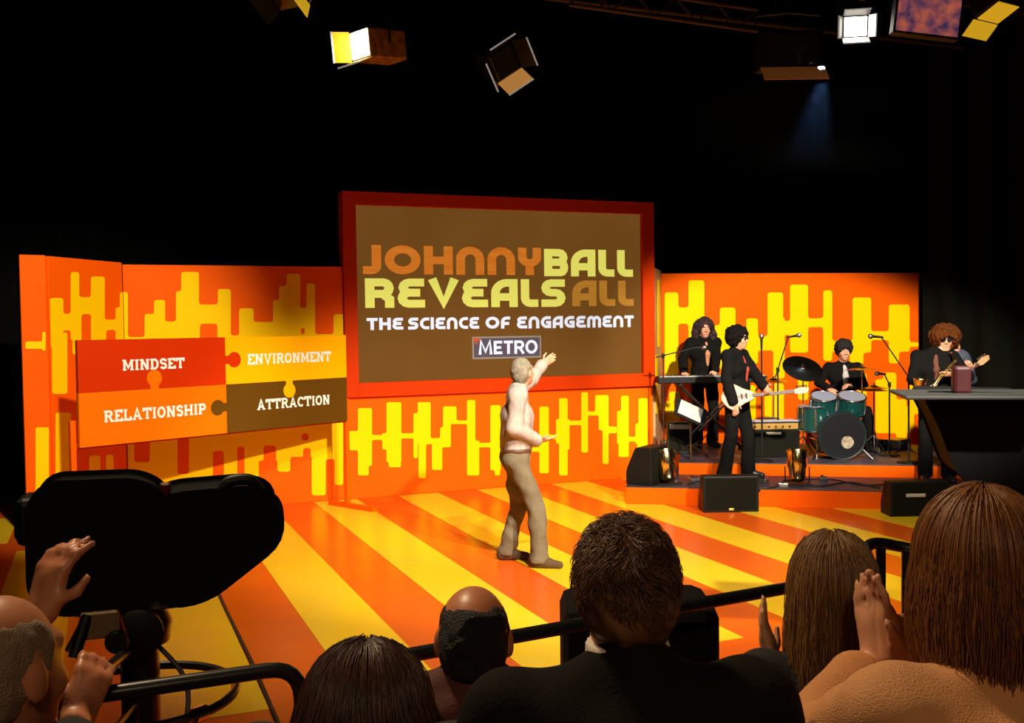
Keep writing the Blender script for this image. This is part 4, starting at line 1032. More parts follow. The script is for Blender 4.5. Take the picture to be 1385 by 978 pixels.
cymbal('crash_cymbal', 'dark cymbal tipped towards the viewer left of the drummer', 1086, 497, dk2+.25, .25, toC*.75+RT*.1, CYMD, .35)
cymbal('ride_cymbal', 'thin bright cymbal lying flat right of the drummer', 1166, 498, dk2+.28, .22, toC*-.02-RT*.05, CYM, .35)
cymbal('hi_hat', 'pair of hi-hat cymbals on a chrome stand right of the drum kit', 1182, 523, dk2+.30, .17, (0, 0, 0), CYM, .35, True)
cymbal('splash_cymbal', 'small bronze cymbal between keyboard and drum kit', 1046, 513, dk2+.35, .17, toC*.1, CYM, .35)
# microphone stands
MICS = 'microphone stands on the band risers'
def mic_stand(label, base, top, boom=None, g_=MICS):
    base = np.array(base, float); s_ = thing('microphone_stand', label, 'microphone stand', base, 0, g_); top = np.array(top, float)-base
    b = MB(); b.tube([(0, 0, .02), (0, 0, top[2])], .010, 8); b.build('pole', BLACKM, s_, True)
    b = MB(); b.lathe([(.13, 0), (.13, .015), (.10, .024), (.02, .03)], 24); b.build('base', BLACK, s_, True)
    tip = np.array([0, 0, top[2]]); dr = np.array([0, 0, 1.])
    if boom is not None:
        q = np.array(boom, float)-base; a0 = np.array([0, 0, top[2]]); back = a0-(q-a0)*.25
        b = MB(); b.tube([back, q], .008, 8); b.build('boom', BLACKM, s_, True); tip = q; dr = nz(q-a0)
        b = MB(); b.lathe([(.018, -.03), (.022, 0), (.018, .03)], 12, a0); b.build('clutch', BLACKM, s_, True)
        dr = nz(dr*np.array([1, 1, .0])+np.array([0, 0, .05]))
    b = MB(); b.tube([tip-dr*.02, tip+dr*.10], [.012, .016], 10); mc = b.build('microphone', BLACK, s_, True)
    b = MB(); R = axis_R(dr); b.lathe([(.014, 0), (.026, .012), (.030, .03), (.024, .05), (.006, .06)], 14, tip+dr*.10, R=R); b.build('mic_grille', STEEL, mc, True)
    return s_
dA = dk-.95
pA = atd(897, 481, dA); mic_stand('boom microphone stand in front of the pale return strip', (pA[0], pA[1], .2 if (np.array(pA[:2])-RP)@RN < .97 else .35), pA, atd(938, 471, dA-.05))
pB = atd(1030, 470, dg_+.25); mic_stand('straight microphone stand right of the guitarist', (pB[0], pB[1], .2 if (np.array(pB[:2])-RP)@RN < .97 else .35), pB)
pC = atd(1052, 500, dg_+.75); mic_stand('boom microphone stand behind the guitar amplifier', (pC[0], pC[1], .35), pC, atd(1066, 456, dg_+.7))
pD = atd(1229, 510, ds_+.35); mic_stand('tall boom microphone stand between drums and saxophone', (pD[0], pD[1], .35), pD, atd(1192, 456, ds_+.30))
pE = atd(1203, 520, dk2+.1); mic_stand('short microphone stand beside the hi-hat', (pE[0], pE[1], .35), pE, atd(1196, 506, dk2+.05))
# stage monitors
def wedge(label, c, rz, w=.58, d=.36, h=.38, mark=None):
    s_ = thing('stage_monitor', label, 'speaker', c, rz)
    prof = [(-d/2, 0), (d/2, 0), (d/2, h*.35), (d*.12, h), (-d/2, h)]
    b = MB(); b.v = []; 
    b.prism([prof], -w/2, w/2); o = b.build('cabinet', BLACK, s_, bevel=.012); o.rotation_euler = (0, 0, PI/2)
    part_box('rear_panel', (0, -d/2-.002, h/2), (w-.05, .006, h-.05), GRILLE, s_, .002)
    sl = np.array([0, (d/2+d*.12)/2, h*.675]); ang = math.atan2(h*.65, -(d*.38)); R = rotm(ang, 0, 0)
    b = MB(); b.box(sl+np.array([0, .006, .004]), (w-.06, math.hypot(h*.65, d*.38)-.05, .01), R); b.build('grille', GRILLE, s_)
    if mark == 'gold': part_box('badge', (0, -d/2-.007, .035), (.05, .004, .022), mat('gold_badge', (.8, .5, .06), .4, emit=0), s_, .002)
    if mark == 'white': part_box('label_plate', (-.04, -d/2-.007, h*.62), (.20, .004, .035), PAPER, s_, .002)
    b = MB(); b.tube(bezier([(w/2, -.05, h*.5), (w/2+.03, -.05, h*.55), (w/2+.03, .05, h*.55), (w/2, .05, h*.5)], 5), .008, 6); b.build('handle', BLACK, s_, True)
    return s_
c1 = onz(989, 693); wedge('black floor monitor with gold badge in front of the riser', c1+np.array([FW[0], FW[1], 0])*.13, -YAW, .59, .27, .385, 'gold')
c2 = onz(1243, 699); wedge('black floor monitor with white plate behind the auburn-haired woman', c2+np.array([FW[0], FW[1], 0])*.13, -YAW+.02, .60, .27, .36, 'white')
c3 = onz(876, 655, .2); wedge('black stage monitor at the near left corner of the riser', c3+np.array([FW[0], FW[1], 0])*.12, -YAW+1.0, .40, .32, .42)
# floor lanterns
def par_can(label, c, rz, tilt):
    s_ = thing('floor_lantern', label, 'lantern', c, rz, 'shiny floor lanterns on the riser')
    R = rotm(tilt, 0, 0); o_ = np.array([0, 0, .20])
    m_ = mat('polished_brass_can', (.92, .72, .40), .16, metal=1.)
    b = MB(); b.lathe([(.05, -.17), (.085, -.15), (.095, -.02), (.11, 0), (.11, .16), (.118, .165), (.118, .175), (.10, .175)], 24, o_, R=R); b.build('can', m_, s_, True)
    b = MB(); b.lathe([(.003, .165), (.098, .166), (.098, .170), (.003, .172)], 24, o_, R=R); b.build('lens', CHROME, s_, True)
    for e in (-1, 1):
        b = MB(); b.tube([(e*.13, 0, .20), (e*.13, 0, .03), (e*.10, 0, .012)], .008, 6); b.build('yoke_arm', BLACKM, s_, True)
    part_box('base_plate', (0, 0, .006), (.30, .20, .012), BLACK, s_, .003)
    return s_
par_can('shiny floor lantern next to the corner stage monitor', onz(906, 656, .2)+np.array([.02, .1, 0]), -YAW+.2, -.35)
par_can('shiny floor lantern in front of the bass drum', onz(1084, 657, .2)+np.array([.02, .1, 0]), -YAW-.2, -.30)
# pedals, cases and cables
PED = 'small effect pedals on the front riser'
for i, (x_, y_, w_, m_, lab) in enumerate(((1030, 652, .14, STEEL, 'grey effect pedal right of the front floor monitor'), (1060, 658, .10, CHROME, 'silver effect pedal left of the brass lantern'), (1113, 650, .09, STEEL, 'small steel pedal right of the brass lantern'), (938, 651, .10, STEEL, 'small steel pedal left of the guitarist'), (1014, 648, .10, CHROME, 'silver pedal at the guitarist\'s foot'))):
    p = thing('effect_pedal', lab, 'pedal', onz(x_, y_, .2), -YAW+.3*(i-2), PED)
    part_box('case', (0, 0, .022), (w_, .12, .044), m_, p, .006); part_box('switch_plate', (0, -.025, .047), (w_*.8, .05, .006), BLACK, p, .002)
    b = MB(); b.tube([(0, .03, .044), (0, .03, .06)], .012, 8); b.build('knob', BLACK, p, True)
for i, (x_, y_, lab) in enumerate(((912, 608, 'silver drum hardware case by the pale return strip'), (1180, 607, 'dark hardware case right of the bass drum'), (1215, 606, 'steel hardware case below the tall boom stand'))):
    p = thing('hardware_case', lab, 'case', onz(x_, y_, .35), -YAW+.4*i)
    part_box('shell', (0, 0, .06), (.34, .2, .12), STEEL if i != 1 else BLACK, p, .012)
    b = MB(); b.tube(bezier([(-.06, -.1, .06), (-.05, -.13, .07), (.05, -.13, .07), (.06, -.1, .06)], 5), .007, 6); b.build('handle', CHROME, p, True)
    for e in (-.11, .11): 
        b = MB(); b.box((e, -.102, .08), (.03, .008, .035)); b.build('latch', CHROME, p)
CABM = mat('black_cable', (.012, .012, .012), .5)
def cable(label, pts): 
    b = MB(); b.tube(bezier(pts, 10), .007, 6); return tag(b.build('cable', CABM, smooth=True), label, 'cable', 'cables on the band risers')
z1, z2 = .207, .357
cable('black cable looping past the brass lanterns', [onz(*p, z1) for p in ((930, 655), (955, 650), (990, 657), (1040, 660), (1065, 652), (1110, 657), (1150, 652), (1190, 660))])
cable('black cable lying along the foot of the upper riser', [onz(*p, z1) for p in ((1060, 644+6), (1120, 648), (1170, 656), (1230, 652))])
cable('black cable snaking right of the drum kit', [onz(*p, z2) for p in ((1160, 615), (1185, 606), (1205, 614), (1225, 606), (1245, 616))])
b = MB(); b.tube([(.79, 5.0, .006), (.80, 6.2, .006), (.79, 7.4, .006), (.79, 8.6, .006)], .013, 6); tag(b.build('floor_line', CABM, smooth=True), 'straight black line on the floor beside the studio camera', 'cable')  # thin black tube along the edge of a yellow stripe
bw = onz(1353, 664, .2); bt = thing('water_bottle', 'small clear bottle with pale cap at the right end of the riser', 'bottle', bw)
b = MB(); b.lathe([(.030, 0), (.033, .01), (.033, .12), (.014, .165), (.014, .175)], 16); b.build('bottle_body', mat('clear_plastic', (.5, .5, .45), .1, trans=.8), bt, True)
b = MB(); b.lathe([(.015, .17), (.016, .18), (.016, .205), (.012, .208)], 12); b.build('cap', PAPER, bt, True)

# ------------------------------------------------------------------ studio cameras
RAIN = mat('black_rain_cover', (.006, .006, .006), .85, spec=.15, bump=('noise', 14, .25))
def studio_camera(label, c, heading, zr, s_=1.0, hood=((-.02, .365), (.30, .375), (.385, .345), (.395, .20), (.13, .01), (-.02, .005)), rr=.085):
    """local x along the lens; zr = height of the tilt head above the floor"""
    t = thing('studio_camera', label, 'camera', (c[0], c[1], 0), heading)
    q = lambda P: round_loop([(x*s_, zr+z*s_) for x, z in P], rr*s_, 4)
    b = MB(); b.prism([q([(-.43, .06), (-.43, .36), (-.385, .425), (-.10, .42), (-.03, .385), (.0, .33), (.02, .05), (-.1, .0), (-.36, .0)])], -.125*s_, .125*s_); b.build('camera_body', RAIN, t, bevel=.03*s_, seg=4)
    b = MB(); b.prism([q(hood)], -.17*s_, .17*s_); b.build('prompter_hood', RAIN, t, bevel=.03*s_, seg=4)
    b = MB(); b.tube(bezier([(.20*s_, 0, zr+.372*s_), (.24*s_, 0, zr+.40*s_), (.31*s_, 0, zr+.40*s_), (.345*s_, 0, zr+.36*s_)], 6), .022*s_, 8); b.build('carry_handle', BLACK, t, True)
    part_box('viewfinder', (-.42*s_, .03, zr+.30*s_), (.16*s_, .20*s_, .17*s_), BLACK, t, .02)
    part_box('viewfinder_screen', (-.502*s_, .03, zr+.30*s_), (.006, .15*s_, .11*s_), mat('viewfinder_glass', (.006, .012, .03), .08), t, .002)
    part_box('tally_light', (.005*s_, -.10*s_, zr+.40*s_), (.03, .03, .035), mat('tally_red', (.10, .004, .006), .3), t, .006)
    part_box('mounting_plate', (-.14*s_, 0, zr-.02), (.34*s_, .14, .03), STEEL, t, .004)
    b = MB(); b.lathe([(.05, -.16), (.085, -.14), (.095, -.08), (.07, -.03)], 24, (-.10*s_, 0, zr)); b.build('tilt_head', BLACKM, t, True)
    for e in (-1, 1):
        b = MB(); b.lathe([(.06, -.015), (.07, -.01), (.07, .01), (.06, .015)], 20, (-.10*s_, e*.11, zr-.085), axis='y'); b.build('drag_knob', BLACK, t, True)
        b = MB(); b.tube([(-.10*s_, e*.07, zr-.085), (-.10*s_, e*.12, zr-.085)], .02, 10); b.build('pivot', STEEL, t, True)
    b = MB(); b.lathe([(.075, 0), (.075, zr-.55), (.055, zr-.54), (.055, zr-.16)], 24, (-.10*s_, 0, .0)); b.build('column', BLACKM, t, True)
    rz_ = zr-.30
    ring = [(-.10*s_+.27*math.cos(a), .27*math.sin(a), rz_) for a in np.linspace(0, 2*PI, 41)]
    b = MB(); b.tube(ring, .014, 8, False); rg = b.build('steering_ring', BLACKM, t, True)
    for i in range(3):
        a = i*2*PI/3+.3; b = MB(); b.tube([(-.10*s_+.05*math.cos(a), .05*math.sin(a), rz_), (-.10*s_+.27*math.cos(a), .27*math.sin(a), rz_)], .010, 6); b.build('spoke', STEEL, rg, True)
    b = MB(); b.lathe([(.36, .05), (.36, .12), (.30, .20), (.10, .26), (.075, .40)], 6, (-.10*s_, 0, 0)); b.build('pedestal_base', BLACK, t)
    for i in range(3):
        a = i*2*PI/3; b = MB(); b.lathe([(.05, -.02), (.06, -.015), (.06, .015), (.05, .02)], 16, (-.10*s_+.30*math.cos(a), .30*math.sin(a), .06), axis='y'); b.build('wheel', BLACK, t, True)
    return t
c_ = atd(224, 735, 3.0); ch = img_heading(18)
cam1 = studio_camera('black hooded studio camera on a pedestal in the left foreground', c_, ch, 1.232, .79)
# pan bars reach back to the operator
cl = lambda Pw: np.array([(Pw-np.array([c_[0], c_[1], 0]))@np.array([math.cos(ch), math.sin(ch), 0]), (Pw-np.array([c_[0], c_[1], 0]))@np.array([-math.sin(ch), math.cos(ch), 0]), Pw[2]])
grip = atd(112, 935, 2.18)
b = MB(); b.tube([(-.10, -.12, 1.11), cl(grip)], .014, 10); pbar = b.build('pan_bar', BLACKM, cam1, True)
b = MB(); gd = nz(cl(grip)-np.array([-.10, -.12, 1.09])); b.tube([cl(grip)-gd*.12, cl(grip)+gd*.01], .020, 12); b.build('grip', BLACK, pbar, True)
brk = atd(135, 845, 2.75)
b = MB(); b.box(cl(brk), (.10, .02, .075)); bk = b.build('zoom_demand', mat('tan_plate', (.25, .17, .09), .45, metal=.5), cam1, bevel=.006)
b = MB(); b.tube([cl(atd(92, 880, 2.75)), cl(atd(118, 830, 2.75)), cl(atd(160, 832, 2.8)), (-.10, -.12, 1.10)], .009, 8); b.build('bracket_arm', STEEL, cam1, True)
b = MB(); b.tube([cl(atd(118, 832, 2.74)), cl(atd(100, 890, 2.7))], .016, 10); b.build('bracket_bar', BLACK, cam1, True)
b = MB(); b.lathe([(.028, -.02), (.032, 0), (.028, .02)], 14, cl(atd(158, 868, 2.75)), axis='y'); b.build('zoom_knob', BLACK, cam1, True)
b = MB(); b.tube(bezier([(-.05, -.05, 1.12), (.05, -.10, .98), (.02, -.16, .80), (-.06, -.07, .60)], 8), .007, 6); b.build('camera_cable', CABM, cam1, True)
b = MB(); b.tube([(-.079+.27*math.cos(-1.0), .27*math.sin(-1.0), .932), (-.079+.27*math.cos(-.85), .27*math.sin(-.85), .932)], .022, 10); b.build('ring_clamp', CHROME, cam1, True)
c2_ = atd(1372, 600, 5.6)
cam2 = studio_camera('second black studio camera with wide prompter hood at the right edge', c2_+np.array([.04, .0, 0]), img_heading(168), 1.06, 1.28, ((-.02, .42), (.40, .43), (.405, .40), (.355, .30), (.285, .10), (.10, -.04), (-.02, -.05)), .03)
hd_ = atd(1315, 531, 5.45)
# the flat hood top of the second camera
hx = to_local(hd_, (c2_[0]+.04, c2_[1], 0), img_heading(168))
tp = MB(); tp.box((hx[0]-.02, hx[1], hx[2]-.01), (.80, .55, .02)); tp.build('hood_flap', mat('dark_grey_flap', (.035, .035, .03), .6), cam2, bevel=.006)
tp = MB(); tp.box((hx[0]+.06, hx[1]+.02, hx[2]+.07), (.09, .09, .15)); tp.build('rear_tally', mat('dark_red_lens', (.05, .003, .004), .5), cam2, bevel=.018)

# ------------------------------------------------------------------ handrails
def rail(label, pts, posts, r=.021):
    t = thing('handrail', label, 'handrail', pts[0]*np.array([1, 1, 0])); b0 = np.array(t.location)
    b = MB(); b.tube([p-b0 for p in pts], r, 12); b.build('top_tube', BLACKM, t, True)
    for p in posts:
        b = MB(); b.tube([np.array(p)-b0, np.array([p[0], p[1], .01])-b0], r*.9, 10); b.build('post', BLACKM, t, True)
        b = MB(); b.lathe([(.055, 0), (.055, .01), (.03, .016)], 16, np.array([p[0], p[1], 0])-b0); b.build('floor_flange', BLACKM, t, True)
    return t
def bend(a, b, c, r=.07, n=6):
    a, b, c = map(np.array, (a, b, c)); p = b+nz(a-b)*r; q = b+nz(c-b)*r
    return [(1-t)**2*p+2*t*(1-t)*b+t*t*q for t in np.linspace(0, 1, n+1)]
ra0, ra1 = np.array([-.55, 2.69, 1.1]), np.array([.475, 2.70, 1.105])
rail('short curved-end black handrail crossing in front of the studio camera', [ra0]+bend(ra0, ra1, ra1-np.array([0, 0, .6]), .09)+[ra1-np.array([0, 0, .55])], [ra0+np.array([.02, 0, -.01]), ra1-np.array([0, 0, .5])])
rb0, rb1 = np.array([.60, 2.66, 1.1]), np.array([2.42, 2.86, 1.1])
rail('long black handrail in front of the bald man', bend(rb0-np.array([0, 0, .5]), rb0, rb1, .09)+[rb1], [rb0-np.array([0, 0, .4]), rb1+np.array([-.02, 0, -.01])])
rc = [onz(1165, 757, 1.04), onz(1172, 741, 1.1), onz(1186, 734.5, 1.11), onz(1215, 739, 1.09), onz(1262, 748, 1.07)]
rail('black handrail end with two posts between the two women', [np.array(p) for p in bezier(rc, 5)], [onz(1191, 740, 1.09), onz(1226, 745, 1.08)], .023)

# ------------------------------------------------------------------ dark cabinet beyond the rail
bx_ = atd(870, 870, 3.5)
cb = thing('monitor_cabinet', 'rounded black loudspeaker cabinet standing beyond the long handrail', 'cabinet', (bx_[0], bx_[1], 0), -YAW)
ct = atd(870, 822, 3.5)[2]
part_box('cabinet', (0, .18, ct-.30), (.545, .36, .60), RAIN, cb, .055)
part_box('grille', (0, .365, ct-.30), (.44, .012, .48), GRILLE, cb, .005)
b = MB(); b.tube([(0, .18, .03), (0, .18, ct-.58)], .03, 12); b.build('pole', BLACKM, cb, True)
part_box('base', (0, .18, .015), (.5, .4, .03), BLACKM, cb, .005)

# ------------------------------------------------------------------ audience stand, chairs and people
CARP = mat('dark_stand_carpet', (.02, .016, .014), .95, bump=('noise', 150, .5))
F1, F2 = .15, .32
o = tag(part_box('floor_audience_front', (2.0, 2.02, F1/2), (4.6, .96, F1), CARP, None, .006), 'dark carpeted front step of the audience stand', 'step', kind='structure')
o = tag(part_box('floor_audience_rear', (2.0, .2, F2/2), (4.6, 2.6, F2), CARP, None, .006), 'dark carpeted rear step of the audience stand', 'step', kind='structure')
REDUP = mat('red_upholstery', (.30, .012, .008), .8, bump=('noise', 200, .3))
def chair(label, c, heading, top=.86):
    t = thing('audience_chair', label, 'chair', c, heading+PI/2, 'red audience chairs')   # faces local -Y
    part_box('seat', (0, -.02, .415), (.46, .44, .06), REDUP, t, .025)
    b = MB(); b.prism([[(.22*math.cos(a)*(1 if abs(math.cos(a)) < .8 else .98), .0+.20*math.sin(a)*1.0) for a in np.linspace(0, 2*PI, 28, endpoint=False)]], -.022, .022)
    o = b.build('backrest', REDUP, t, bevel=.015, seg=3); o.location = (0, .235, top-.20); o.rotation_euler = (-.10, 0, 0)
    for x_ in (-.2, .2):
        for y_ in (-.2, .18):
            b = MB(); b.tube([(x_, y_, .39), (x_*1.05, y_*1.08, .004)], .012, 8); b.build('leg', CHROME, t, True)
        b = MB(); b.tube([(x_*.8, .17, .40), (x_*.8, .235, .55), (x_*.8, .25, top-.12)], .011, 8); b.build('back_post', CHROME, t, True)
    return t
MAROON = mat('maroon_shirt', (.075, .012, .008), .8, bump=('noise', 120, .2)); DJACK = mat('charcoal_jacket', (.006, .004, .003), .9, spec=.15, bump=('noise', 140, .25))
BLKTOP = mat('black_knit', (.009, .008, .007), .9, bump=('noise', 120, .3)); JEANS = mat('dark_jeans', (.02, .025, .04), .85)
SWEAT = mat('peach_ribbed_sweater', (.72, .36, .16), .9, bump=('noise', 300, .5), var=(3, (.62, .26, .09), 3))
WCOL = mat('white_shirt_collar', (.72, .62, .54), .8)
H_MAN = mat('brown_man_hair', (.085, .032, .011), .5, var=(40, (.17, .075, .026), 5)); H_DK = mat('dark_auburn_hair', (.040, .010, .005), .42, var=(25, (.075, .022, .010), 5))
H_LB = mat('light_brown_hair', (.17, .075, .024), .42, var=(60, (.30, .16, .06), 5, (6, 6, .25))); H_AU = mat('auburn_bob_hair', (.17, .058, .014), .40, var=(60, (.26, .10, .028), 5, (6, 6, .25)))
H_BALD = mat('black_cropped_hair', (.006, .005, .005), .6, bump=('noise', 260, .9)); SKIN_B = mat('ruddy_skin', (.55, .21, .10), .42, var=(12, (.45, .16, .075), 3))
AUD = 'audience members'
def seat_person(label, hx_, hy_, D, fz, a, sp, chair_label, lean=.05, chair_top=.86):
    hw_ = atd(hx_, hy_, D); hdg = img_heading(a); fwd = np.array([math.cos(hdg), math.sin(hdg), 0])
    loc = np.array([hw_[0], hw_[1], fz])-fwd*lean
    sp = dict(sp); sp.update(seated=True, hz=hw_[2]-fz); sp.setdefault('head', (lean, 0, hw_[2]-fz)); t_ = (hw_[2]-fz)/1.25; sp.setdefault('neck', (lean*.72, 0, .54+.545*t_)); sp.setdefault('chest', (lean*.45, 0, .54+.40*t_)); sp.setdefault('waist', (lean*.12-.03, 0, .54+.20*t_)); sp.setdefault('pelvis', (-.04, 0, .54)); sp['group'] = AUD
    for e in 'LR':
        if 'world'+e in sp: sp['wrist'+e] = to_local(sp['world'+e], loc, hdg)
    o, I = person(label, loc, hdg, sp)
    chair(chair_label, loc-fwd*.03, hdg, chair_top); I['loc'] = loc; return o, I
# bald man in front row
bald, BI = seat_person('bald man with black fringe of hair in maroon shirt', 641, 862, 2.32, F1, 92, dict(top=MAROON, top_name='shirt', bottom=SUIT, shoe=BSHOE, skin=SKIN_B, vox=.008, seed=21, collar=MAROON, sw=.19, look=img_heading(90), hs=1.02), 'chair under the bald man')
hair_blob(bald, BI, H_BALD, 'fringe', 21, .006)
# brown-haired man, second row
brown, NI = seat_person('man with short wavy brown hair in charcoal jacket and white collar', 842, 795, 1.76, F2, 96, dict(top=DJACK, bottom=SUIT, shoe=BSHOE, vox=.008, seed=22, collar=WCOL, sw=.215, thick=.022, look=img_heading(101), hs=.95, skin=SKIN_D), 'chair under the man in the charcoal jacket', lean=.2)
hair_blob(brown, NI, H_MAN, 'short', 22, .006)
def short_paths(I, n, K, seed, R=(.079, .097, .101), L=(.016, .034)):
    r_ = np.random.default_rng(seed); C = I['hd']; hs, hf, hu = I['hax']; out = []
    while len(out) < n:
        d = nz(r_.normal(size=3)); 
        if d[2] < -.62 or (d[1] > .25 and d[2] < .45) or (abs(d[0]) > .75 and d[1] > -.1 and d[2] < .05): continue
        p = C+hs*d[0]*R[0]+hf*(d[1]*R[1]-.018)+hu*(d[2]*R[2]+.018); nn = nz(hs*d[0]/R[0]+hf*d[1]/R[1]+hu*d[2]/R[2])
        cl_ = np.sin(d[0]*9+seed)+np.sin(d[1]*8)+np.sin(d[2]*11+2)
        fl_ = nz(-hu*.8+hs*.5*cl_+r_.normal(size=3)*.25); fl_ = nz(fl_-nn*(fl_@nn)); L_k = r_.uniform(*L); pt = []
        for j in range(K):
            t = j/(K-1); pt.append(p+nn*(.001+L_k*.42*math.sin(t*2.0))+fl_*L_k*(t*.9))
        out.append(pt)
    return np.array(out)
strands(brown, 'hair_strands', H_MAN, short_paths(NI, 5200, 5, 5), .0011, .35)
# dark auburn-haired woman, second row
dark, DKI = seat_person('woman with dark auburn hair low in the second row', 497, 968, 1.80, F2, 88, dict(top=BLKTOP, top_name='top', bottom=JEANS, shoe=BSHOE, vox=.01, seed=23, look_up=-.2, ears=False), 'chair under the woman with dark auburn hair', lean=.26)
def hair_shell(par, I, material, R=(.092, .110, .112), drop=.25, wid=.075, seed=3, vox=.008):
    C, (hs, hf, hu) = I['hd'], I['hax']; A = np.array([hs, hf, hu]); q = lambda s_, f, u: C+hs*s_+hf*f+hu*u
    S = Sdf(); S.ell(q(0, -.016, .014), R, A, .03)
    for e in (-1, 0, 1):
        a = q(e*wid*.8, -.045 if e else -.055, -.01); S.cap(a, a-np.array([0, 0, drop])+hs*e*.01, .040, .036, .04)
    S.ell(q(0, .125, -.07), (.085, .10, .13), A, .02, True); S.noise = (.004, 60, seed)
    return sdf_obj(S, 'hair', material, par, vox)
hair_shell(dark, DKI, H_DK, (.102, .115, .112), .22, .095, 4)
strands(dark, 'hair_strands', H_DK, fall_paths(DKI, 4600, 12, .40, .55, 31, R=(.108, .122, .118), wave=.006), .0013, .5)
# long-haired woman, front row
lng, LI = seat_person('woman with long light brown hair in black top', 1126, 792, 2.28, F1, 82, dict(top=BLKTOP, top_name='top', bottom=JEANS, shoe=BSHOE, vox=.009, seed=24, ears=False, sw=.165, k=.95, hs=.95, worldL=atd(1048, 905, 2.45), poleL=(0, .8, -.8), handL=(.1, .25, 1), palmL=(.3, -1, 0), curlL=.2), 'red chair whose backrest shows behind the long-haired woman', chair_top=.985)
hair_shell(lng, LI, H_LB, (.086, .104, .106), .33, .062, 5)
strands(lng, 'hair_strands', H_LB, fall_paths(LI, 5600, 16, .56, .10, 32, R=(.090, .108, .109), wave=.003), .0012, .5)
# woman in the peach sweater, second row, clapping
swt, WI = seat_person('woman with auburn bob hair in peach ribbed sweater clapping', 1322, 762, 1.72, F2, 97, dict(top=SWEAT, top_name='sweater', bottom=JEANS, shoe=BSHOE, vox=.008, seed=25, ears=False, sw=.18, thick=.02, worldL=atd(1186, 893, 1.98), worldR=atd(1214, 888, 1.92), poleL=(-.2, .9, -.6), poleR=(-.2, -.9, -.6),
    handL=(.25, .05, 1), handR=(.15, .22, 1), palmL=(.1, -1, .1), palmR=(0, 1, .1), thumbL=(-1, -.2, .1), thumbR=(-1, .2, .1), curlL=.1, curlR=.15, sleeve=.72), 'chair under the woman in the peach sweater', lean=.2)
hair_shell(swt, WI, H_AU, (.092, .109, .113), .115, .068, 6)
strands(swt, 'hair_strands', H_AU, fall_paths(WI, 6000, 14, .30, .24, 33, R=(.097, .115, .118), tipj=.02, wave=.003), .0013, .5)
# camera operator at the far left
ow = atd(2, 905, 1.62); OH = img_heading(62); fo = np.array([math.cos(OH), math.sin(OH), 0])
ol = np.array([ow[0], ow[1], 0])-fo*.03
oper, OI = person('camera operator with shaved grey head holding the pan bar', ol, OH, dict(k=ow[2]/1.625, vox=.008, head=(.03, 0, ow[2]), wristR=to_local(grip-nz(ray(112, 935))*.03, ol, OH), poleR=(-.1, -.5, -1), palmR=(.3, .6, -.4), curlR=1.2, handR=(.6, .15, .75), thumbR=(-.3, .4, .8),
    wristL=to_local(atd(56, 830, 2.0), ol, OH), poleL=(0, .7, -.8), handL=(.35, .0, 1), palmL=(.8, -.4, 0), thumbL=(.2, -1, .2), curlL=.9,
    top=BLKTOP, top_name='sweatshirt', bottom=JEANS, shoe=BSHOE, skin=SKIN_B, sleeve=.35, seed=26, look=img_heading(70), hs=1.02))
hair_blob(oper, OI, mat('grey_stubble', (.30, .20, .13), .8, bump=('noise', 300, .8)), 'fringe', 27, .006)
# clapping hand near the long-haired woman belongs to her own left arm (built above)

# ------------------------------------------------------------------ lighting rig
PIPE = mat('rig_pipe', (.05, .03, .02), .5)
for y_, lab in ((10.75, 'rear lighting pipe high above the screen'), (9.3, 'middle lighting pipe high above the band riser'), (8.1, 'front lighting pipe high above the stage floor')):
    b = MB(); b.tube([(-4.6, y_, 5.75), (11.1, y_, 5.75)], .03, 10); p_ = tag(b.build('lighting_pipe', PIPE, smooth=True), lab, 'pipe')
    b = MB()
    for x_ in (-4, 0, 4, 8, 11):
        b = MB(); b.tube([(x_, y_, 5.75), (x_, y_, 8.0)], .012, 6); b.build('suspension_rod', PIPE, p_, True)
LIT = mat('lit_lens', (1, .93, .80), .3, emit=12); GELY = mat('yellow_gel_glow', (.85, .52, .02), .35, emit=.55); GELR = mat('orange_gel_strong_glow', (.75, .34, .08), .4, emit=.5); GELO = mat('orange_gel_glow', (.45, .14, .03), .4, emit=.12)  # gels glow by themselves in place of lamplight falling through them
GLINT = mat('edge_glint', (.75, .72, .68), .3, metal=.6, emit=.25); GELA = mat('amber_housing', (.16, .06, .012), .5, var=(12, (.42, .22, .04), 4)); DLENS = mat('dark_lens_glass', (.02, .02, .02), .1)  # door edges get a weak glow to imitate glints
